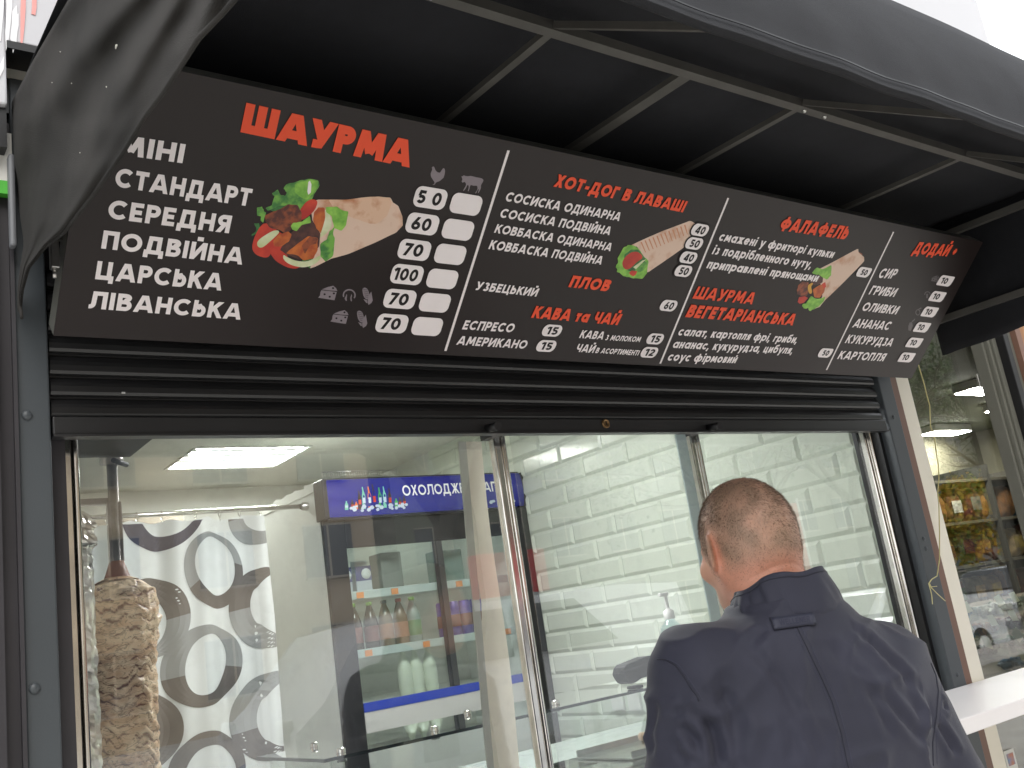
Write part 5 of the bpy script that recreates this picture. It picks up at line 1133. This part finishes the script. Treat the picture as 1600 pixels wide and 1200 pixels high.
def bodyf(P):
    f=smn(headf(P),neckf(P),.03)
    f=smn(f,ell(P,(0,-.02,sz_-.14),(.155,.1,.2)),.04); f=smn(f,ell(P,(0,-.01,sz_-.42),(.14,.1,.17)),.06)
    f=smn(f,cap(P,(-.13,-.03,sz_-.035),(.13,-.03,sz_-.06),.05,.05),.05)
    for s in (-1,1):
        a,b,c=arms[s]; f=smn(f,cap(P,a,b,.05,.04),.03); f=smn(f,cap(P,b,c,.04,.027),.02); f=np.minimum(f,handf(P,s)) if False else smn(f,handf(P,s),.006)
        f=smn(f,cap(P,(s*.09,-.01,.86),(s*.1,.0,.47),.082,.055),.04); f=smn(f,cap(P,(s*.1,.0,.47),(s*.105,-.01,.09),.052,.036),.03); f=smn(f,cap(P,(s*.105,-.02,.045),(s*.115,.13,.03),.035,.03),.03)
    return f
def evalgrid(fn,xs,ys,zs):
    out=np.empty((len(xs),len(ys),len(zs))); Y,Z=np.meshgrid(ys,zs,indexing='ij')
    for i,x in enumerate(xs):
        P=np.stack([np.full(Y.size,x),Y.ravel(),Z.ravel()],1); out[i]=fn(P).reshape(Y.shape)
    return out
def axis(lo,hi,segs):
    "segs: (start,end,fine) fine step inside, coarse outside"
    a=[lo]; 
    while a[-1]<hi:
        x=a[-1]; st=segs[3] if not segs[0]<x<segs[1] else segs[2]; a.append(x+st)
    return np.array(a)
def npmesh(name,V,Fc,mats,parent,smooth=True,attrs=None):
    me=bpy.data.meshes.new(name); o=bpy.data.objects.new(name,me); COL.objects.link(o)
    org=np.array(parent.matrix_basis if parent.parent is None else pmat(parent)); W=toW(V)
    org=np.array(pmat(parent).inverted()); W=W@org[:3,:3].T+org[:3,3]
    me.from_pydata(W.tolist(),[],Fc.tolist()); 
    for m_ in mats: me.materials.append(m_)
    me.polygons.foreach_set('use_smooth',[smooth]*len(Fc))
    if attrs:
        for k,a in attrs.items(): at=me.attributes.new(k,'FLOAT','POINT'); at.data.foreach_set('value',a.astype(np.float32))
    me.update(); o.parent=parent; return o
man=empty('person',tuple(ORG0),'man seen from behind in a navy jacket, close cropped hair, standing at the hatch','person')
SKIN=mat('skin',S(208,158,134),.5,var=.10,vs_=30,bump=.25,bs=500,lo=.3,hi=.7)
b_=SKIN.node_tree.nodes['Principled BSDF']; b_.inputs['Subsurface Weight'].default_value=.12; b_.inputs['Subsurface Radius'].default_value=(.012,.004,.002); b_.inputs['Subsurface Scale'].default_value=.6
n_=SKIN.node_tree.nodes; l_=SKIN.node_tree.links
at_=n_.new('ShaderNodeAttribute'); at_.attribute_name='hair'; mx_=n_.new('ShaderNodeMix'); mx_.data_type='RGBA'; src=b_.inputs['Base Color'].links[0].from_socket
l_.new(at_.outputs['Fac'],mx_.inputs[0]); l_.new(src,mx_.inputs[6]); mx_.inputs[7].default_value=(*S(156,128,108),1)
at2=n_.new('ShaderNodeAttribute'); at2.attribute_name='flush'; mx2=n_.new('ShaderNodeMix'); mx2.data_type='RGBA'; l_.new(at2.outputs['Fac'],mx2.inputs[0]); l_.new(mx_.outputs[2],mx2.inputs[6]); mx2.inputs[7].default_value=(*S(208,136,110),1); l_.new(mx2.outputs[2],b_.inputs['Base Color'])
xs=axis(-.34,.34,(-.105,.105,.0034,.009)); ys=axis(-.2,.42,(-.15,.16,.0034,.009)); zs=axis(-.02,hz+.13,(hz-.22,hz+.13,.0034,.012))
G_=evalgrid(bodyf,xs,ys,zs); V,Fc=snet(G_,xs,ys,zs)
q=(V-hl)@HM
def ss(a,b,x): t=np.clip((x-a)/(b-a),0,1); return t*t*(3-2*t)
# scalp mask: above hairline, fading at the nape and over the ears
hairline=-.085+.055*ss(-.04,.06,q[:,1])+.055*ss(.02,.075,q[:,1]); around=np.hypot(q[:,0]/.084,(q[:,1]+.012)/.03)
hm=ss(hairline-.03,hairline+.055,q[:,2])*(1-ss(.062,.085,q[:,1]))
earm=np.exp(-(((np.abs(q[:,0])-.083)/.010)**2+((q[:,1]+.01)/.02)**2+((q[:,2]+.022)/.036)**2)); hm*=1-np.clip(earm*2,0,1)*(np.abs(q[:,0])>.073)
crown=np.exp(-((q[:,0]-.01)**2/.0009+(q[:,1]+.02)**2/.0016+(q[:,2]-.105)**2/.0012)); noi=np.array([nz(*(p*60)) for p in q[:0]])
pat=np.array([noise.noise(Vector((p[0]*34,p[1]*34,p[2]*34))) if z_>hz-.13 else 0 for p,z_ in zip(q.tolist(),V[:,2])]); hair=np.clip(hm*.92*(1-.6*crown)*(1+.55*pat)*(1-.25*ss(.0,.07,q[:,0])),0,1)*(V[:,2]>hz-.3)
flush=(ss(-.03,-.08,q[:,2])*ss(.06,-.03,q[:,1])+earm*.9)*(1-hm*.9)*(V[:,2]>hz-.3); flush=np.clip(flush,0,.55)
# tiny pores / creases on the nape
dn=np.zeros(len(V)); 
for zc_,am in ((-.088,.0016),(-.104,.0012)): dn-=am*np.exp(-((q[:,2]-zc_-.01*np.cos(q[:,0]*30))/.0028)**2)*(q[:,1]<-.02)
V=V+dn[:,None]*np.where(V[:,1:2]<0,np.array([[0,-1.,0]]),0)
body=npmesh('body',V,Fc,[SKIN],man,attrs={'hair':hair,'flush':flush})
# hair: short strands over the scalp mask
nrm=np.zeros_like(V); a_=V[Fc[:,0]];b2=V[Fc[:,1]];c2_=V[Fc[:,2]]; fn_=np.cross(b2-a_,c2_-a_); 
for k in range(4): np.add.at(nrm,Fc[:,k],fn_)
nrm/=np.linalg.norm(nrm,axis=1)[:,None]+1e-9
fh=hair[Fc].mean(1); cen=V[Fc].mean(1); nf=nrm[Fc].mean(1); cand=np.where(fh>.05)[0]
pick=rng.choice(cand,size=28000,p=(fh[cand]**1.3)/(fh[cand]**1.3).sum()); HV=[];
base=cen[pick]+rng.normal(0,.0012,(len(pick),3)); nn=nf[pick]; ql=(base-hl)@HM
sw=np.stack([-(ql[:,1]+.03),ql[:,0]-.008,-.05*np.ones(len(ql))],1); sw/=np.linalg.norm(sw,axis=1)[:,None]; sw=sw@HM.T      # whorl
down=np.array([0,0,-1.])[None]; dirn=nn*.75+sw*.35+down*.55+rng.normal(0,.18,nn.shape); dirn/=np.linalg.norm(dirn,axis=1)[:,None]
Ln=(.0035+.003*fh[pick]*ss(-.04,.05,ql[:,2]))*(.7+.6*rng.random(len(pick))); sd_=np.cross(dirn,rng.normal(0,1,nn.shape)); sd_/=np.linalg.norm(sd_,axis=1)[:,None]; wd=.00022
A=base-nn*.0004; HV=np.concatenate([A-sd_*wd,A+sd_*wd,A+dirn*Ln[:,None]]); n=len(pick); HF=np.stack([np.arange(n),np.arange(n)+n,np.arange(n)+2*n],1)
HAIR=mat('hair_brown',S(120,98,82),.6,col2=S(82,64,52),vs_=60)
npmesh('hair',HV,HF,[HAIR],man,smooth=False)
# ---- jacket
wr_lines=[]; 
def trs(z,pts): return np.interp(z,[p[0] for p in pts],[p[1] for p in pts])
def jacketf(P):
    z=P[:,2]-sz_+.13*P[:,0]*(1-ss(.03,.08,P[:,2]-sz_))+.01
    a=trs(z,[(-.75,.225),(-.5,.222),(-.25,.226),(-.1,.222),(0,.205),(.03,.182),(.055,.152),(.075,.122),(.095,.1),(.14,.09)]); b=trs(z,[(-.75,.15),(-.5,.148),(-.25,.15),(-.1,.14),(0,.118),(.04,.105),(.07,.092),(.1,.08),(.12,.075)]); cy=trs(z,[(-.75,.0),(-.3,-.015),(-.1,-.03),(0,-.04),(.1,-.045)])
    q1=np.abs(P[:,0])/a; q2=np.abs(P[:,1]-cy)/b; k=(q1**2.4+q2**2.4)**(1/2.4); f=(k-1)*np.minimum(a,b)*.9
    f=np.maximum(f,np.maximum(z-.11,-(z+.72)))
    f=smn(f,cap(P,(-.17,-.035,sz_+.007),(.17,-.035,sz_-.045),.066,.066),.05)
    for s in (-1,1):
        a_,b2,c=[np.array(v) for v in arms[s]]; g=cap(P,a_+[0,0,-.005],b2,.076,.064); g=smn(g,cap(P,b2,c,.062,.044),.04); f=smn(f,g,.035)
    f=-smn(-f,ell(P,(0,.02,sz_+.16),(.07,.07,.07)),.02)
    return f
def raymarch(px,py,fn=jacketf,t0=1.0,t1=2.2):
    d=np.array(ray(px,py)); o=np.array(CAMP); ts=np.linspace(t0,t1,400); P=toL(o[None]+ts[:,None]*d[None]); f=fn(P); i=np.argmax(f<0)
    return P[i] if f[i]<0 else None
xs=axis(-.36,.36,(9,9,1,.0062)); ys=axis(-.24,.36,(9,9,1,.0062)); zs=axis(sz_-.76,sz_+.16,(9,9,1,.0062))
G_=evalgrid(jacketf,xs,ys,zs); V,Fc=snet(G_,xs,ys,zs)
def nrmls(V,Fc):
    n=np.zeros_like(V); f=np.cross(V[Fc[:,1]]-V[Fc[:,0]],V[Fc[:,3]]-V[Fc[:,0]]); 
    for k in range(4): np.add.at(n,Fc[:,k],f)
    return n/(np.linalg.norm(n,axis=1)[:,None]+1e-9)
N=nrmls(V,Fc)
disp=np.zeros(len(V))
def crease(pts,amp,w_,side=.0,taper=True,w2=None):
    "ridge(+)/valley(-) along a line seen on the back; side adds a soft step next to it"
    P=[]
    for (x0,y0),(x1,y1) in zip(pts,pts[1:]):
        n=max(2,int(math.hypot(x1-x0,y1-y0)/7))
        for i in range(n): t=i/n; q=raymarch(x0+(x1-x0)*t,y0+(y1-y0)*t); P.append(q)
    P=[p for p in P if p is not None]
    if len(P)<2: return
    P=np.array(P); lo=P.min(0)-.06; hi=P.max(0)+.06; ix=np.where(((V>lo)&(V<hi)).all(1))[0]
    D_=np.linalg.norm(V[ix][:,None]-P[None],axis=2); j=D_.argmin(1); d=D_[np.arange(len(ix)),j]; u=j/max(1,len(P)-1)
    tp=np.clip(np.minimum(u,1-u)*5,0,1)**.7 if taper else 1
    disp[ix]+=amp*np.exp(-(d/w_)**2)*tp
    if side: disp[ix]+=-side*amp*np.exp(-((d-w_*1.9)/(w_*.9))**2)*tp
# broad cloth undulation
nd=np.array([noise.noise(Vector((p[0]*7,p[1]*7,p[2]*3.2+3))) for p in V.tolist()]); nd2=np.array([noise.noise(Vector((p[0]*16,p[1]*16,p[2]*7+9))) for p in V.tolist()])
nd3=np.array([noise.noise(Vector((p[0]*5+p[2]*4,p[1]*5,p[2]*9-p[0]*7))) for p in V.tolist()]); disp+=.007*nd+.0035*nd2+.006*(1-np.abs(nd3)*4).clip(0,1)**2
for pts,am,w_ in [([(1167,1008),(1217,1062),(1267,1158),(1290,1200)],-.004,.008),([(1200,983),(1154,1025)],-.004,.008),([(1104,1117),(1118,1160),(1125,1210)],-.012,.010),
  ([(1062,1133),(1085,1150),(1100,1175)],-.007,.008),([(1062,1160),(1080,1175),(1092,1195)],.006,.008),([(1050,1118),(1066,1108),(1080,1100)],-.005,.007),([(1358,992),(1400,1040),(1433,1092)],-.005,.009),([(1375,1075),(1420,1130),(1458,1171)],-.006,.010),
  ([(1340,1040),(1375,1100),(1400,1160)],-.004,.010),([(1190,1120),(1170,1170),(1160,1200)],.004,.014),([(1030,1090),(1020,1140),(1015,1190)],-.005,.010),([(1120,1040),(1140,1100),(1150,1160)],-.004,.014),
  ([(1463,1130),(1485,1160),(1500,1190)],-.007,.008),([(1470,1100),(1490,1110)],-.006,.007),([(1290,1000),(1330,1040),(1350,1100)],-.003,.012),([(1330,980),(1380,1010)],-.004,.009),([(1230,1110),(1240,1160),(1235,1200)],-.004,.012),([(1075,1085),(1110,1110),(1150,1125)],.004,.010),([(1415,1060),(1440,1110),(1450,1150)],.005,.010),([(1135,1075),(1128,1110)],-.004,.010)]: crease(pts,am*1.25,w_,.5)
V=V+N*disp[:,None]
JK=mat('navy_jacket_cloth',S(43,44,58),.62,var=.10,vs_=9,bump=.35,bs=900,sheen=.1,spec=.3,vdet=8)
jk=npmesh('jacket',V,Fc,[JK],man)
# seams with stitching, laid on the displaced surface
from mathutils.bvhtree import BVHTree
bvh=BVHTree.FromPolygons(V.tolist(),Fc.tolist())
def hit(px,py,off=.001):
    d=np.array(ray(px,py)); d/=np.linalg.norm(d); dl=d@RB; ol=toL(np.array(CAMP)[None])[0]; h,n,i,_=bvh.ray_cast(Vector(ol),Vector(dl))
    return (h+n*off*(1 if n.dot(Vector(dl))<0 else -1),n) if h else None
def lw(p): return Vector(toW(np.array(p)[None])[0])
SEAM=mat('jacket_seam',S(30,31,44),.8); STI=mat('jacket_stitch',S(66,68,88),.8)
def seam(pts,r=.0011,m_=SEAM,off=.0003,dash=False,dx=0):
    P=[]
    for (x0,y0),(x1,y1) in zip(pts,pts[1:]):
        n=max(2,int(math.hypot(x1-x0,y1-y0)/4))
        for i in range(n): t=i/n; h=hit(x0+(x1-x0)*t+dx,y0+(y1-y0)*t,off); P.append(lw(h[0]) if h else None)
    m=MB(); k=0
    if dash:
        for i in range(0,len(P)-1):
            if P[i] and P[i+1]: 
                a=P[i]; b=P[i].lerp(P[i+1],.65); m.tube([a,b],r,4,cap=False); k+=1
    else:
        run=[]
        for p_ in P+[None]:
            if p_: run.append(p_)
            else:
                if len(run)>2: m.tube(run,r,5); k+=1
                run=[]
    return m.build('seam' if not dash else 'stitching',m_,jk) if k else None
cs=[(1244,977),(1267,1025),(1285,1062),(1300,1096),(1314,1145),(1325,1196),(1330,1215)]
seam(cs); seam(cs,.0004,STI,.0006,True,7); seam(cs,.0004,STI,.0006,True,-5)
for sq in ([(1027,1030),(1040,1031),(1054,1038),(1068,1056),(1080,1075),(1088,1086),(1094,1100)],[(1454,1036),(1462,1055),(1466,1080),(1463,1120),(1457,1160),(1458,1200)]): seam(sq,.0013); seam(sq,.0004,STI,.0006,True,6)
# collar: stand-up band, its top edge folded and wavy, open at the front
P=[]
cb=np.array([0,-.045,sz_+.092])
for i in range(97):
    a=-math.pi*.5+ (i/96-.5)*2*R(152); ca,sa=math.cos(a),math.sin(a); bk=(1-sa)/2   # 1 at the back
    row=[]; 
    hgt=.052*(.80+.20*bk)+.004*math.sin(a*5); drop=-.030*(1-bk)
    for tt,dr,dz_ in ((0,.034,-.045),(0,.016,-.026),(0,.003,-.010)):
        row.append((cb[0]+(.108-dr)*ca,cb[1]+(.089-dr)*sa,cb[2]+drop-.018+dz_+.02*ca*0))
    for j in range(15):
        t=j/14; rx=.108-.026*t+.006*math.sin(t*3.1)+.004*math.sin(a*9+t*4)*t+.0035*math.sin(a*23+t*7)*(1-abs(2*t-1)); ry=.089-.015*t+.003*math.sin(a*7+3)*t
        row.append((cb[0]+rx*ca,cb[1]+ry*sa-.004*t,cb[2]+drop+hgt*t-.018*(1-t)+.003*math.sin(a*13)*(1-t)))
    for j in range(10):
        t=j/9; rx=.081-.004*t; ry=.073-.004*t; row.append((cb[0]+rx*ca*(1-.02*t),cb[1]+ry*sa,cb[2]+drop+hgt+.003*math.sin(math.pi*min(1,t*2))-.05*t))
    P.append([lw(p_) for p_ in row])
m=MB(); m.grid(P,flip=True); cl=m.build('collar',JK,jk)
def colp(a,t,out=0):
    ca,sa=math.cos(a),math.sin(a); bk=(1-sa)/2; hgt=.052*(.80+.20*bk)+.004*math.sin(a*5); drop=-.030*(1-bk); rx=.108-.026*t+.006*math.sin(t*3.1)+.004*math.sin(a*9+t*4)*t+.0035*math.sin(a*23+t*7)*(1-abs(2*t-1))+out; ry=.089-.015*t+.003*math.sin(a*7+3)*t+out
    return lw((cb[0]+rx*ca,cb[1]+ry*sa-.004*t,cb[2]+drop+hgt*t-.018*(1-t)+.003*math.sin(a*13)*(1-t)))
m=MB(); m.tube([colp(-math.pi*.5+(i/60-.5)*2*R(150),.88,.0006) for i in range(61)],.0007,5); m.build('stitching',SEAM,cl)
m=MB(); m.tube([lw((cb[0]-.088+.0*i,cb[1]+.035+.01*i,cb[2]-.035+.0*i)) for i in range(3)],[.02,.024,.016],12); m.build('collar_tab',JK,jk)
# brand tab under the collar, lettering tone on tone
tabp=[(1203,966),(1271,958),(1274,976),(1209,985)]
def tbp(u,v,off):
    (ax,ay),(bx_,by_),(cx_,cy_),(dx_,dy_)=tabp; x=(ax*(1-u)+bx_*u)*v+(dx_*(1-u)+cx_*u)*(1-v); y=(ay*(1-u)+by_*u)*v+(dy_*(1-u)+cy_*u)*(1-v)
    h=hit(x,y,off); return lw(h[0]) if h else None
G=[[tbp(u/10,v/3,.0022) for v in range(4)] for u in range(11)]
if all(p_ for r_ in G for p_ in r_):
    m=MB(); m.grid(G); tb=m.build('label_tab',mat('tab_cloth',S(44,46,62),.6),jk); q=tb.modifiers.new('thick','SOLIDIFY'); q.thickness=.0016; q.offset=0
    m=MB(); put_text(m,'WELLENER',lambda a,b,w_:tbp(min(.97,.16+a),.24+b,.0034+w_*.15) or G[5][1],.2,fit=.72,ys=.5); m.build('embroidery',mat('tab_thread',S(22,24,50),.6),tb)
    m=MB(); m.tube([tbp(0,1-i/4,.003) for i in range(5)],.0009,5); m.tube([tbp(i/10,0,.003) for i in range(11)],.0009,5); m.build('edge_cord',SEAM,tb)
# trousers and shoes
def trf(P):
    f=ell(P,(0,-.0,.93),(.17,.125,.14))
    for s in (-1,1): f=smn(f,cap(P,(s*.09,-.01,.88),(s*.1,.0,.47),.098,.075),.05); f=smn(f,cap(P,(s*.1,.0,.47),(s*.105,-.01,.07),.073,.062),.03)
    return np.maximum(f,.05-P[:,2])
xs=axis(-.25,.25,(9,9,1,.011)); ys=axis(-.2,.2,(9,9,1,.011)); zs=axis(.03,1.1,(9,9,1,.011)); V2,F2=snet(evalgrid(trf,xs,ys,zs),xs,ys,zs)
nd=np.array([noise.noise(Vector((p[0]*9,p[1]*9,p[2]*14))) for p in V2.tolist()]); V2=V2+nrmls(V2,F2)*(.006*nd)[:,None]; npmesh('trousers',V2,F2,[mat('dark_trousers',S(46,48,56),.8,var=.1,bump=.3,bs=600)],man)
def shf(P,s): f=cap(P,(s*.105,-.045,.05),(s*.115,.10,.04),.048,.04); f=smn(f,ell(P,(s*.12,.13,.03),(.045,.06,.032)),.03); return np.maximum(f,-P[:,2])
for s in (-1,1):
    xs=axis(s*.11-.08,s*.11+.08,(9,9,1,.006)); ys=axis(-.12,.22,(9,9,1,.006)); zs=axis(-.012,.12,(9,9,1,.006)); V2,F2=snet(evalgrid(lambda P:shf(P,s),xs,ys,zs),xs,ys,zs); npmesh('shoe',V2,F2,[BLK2],man)
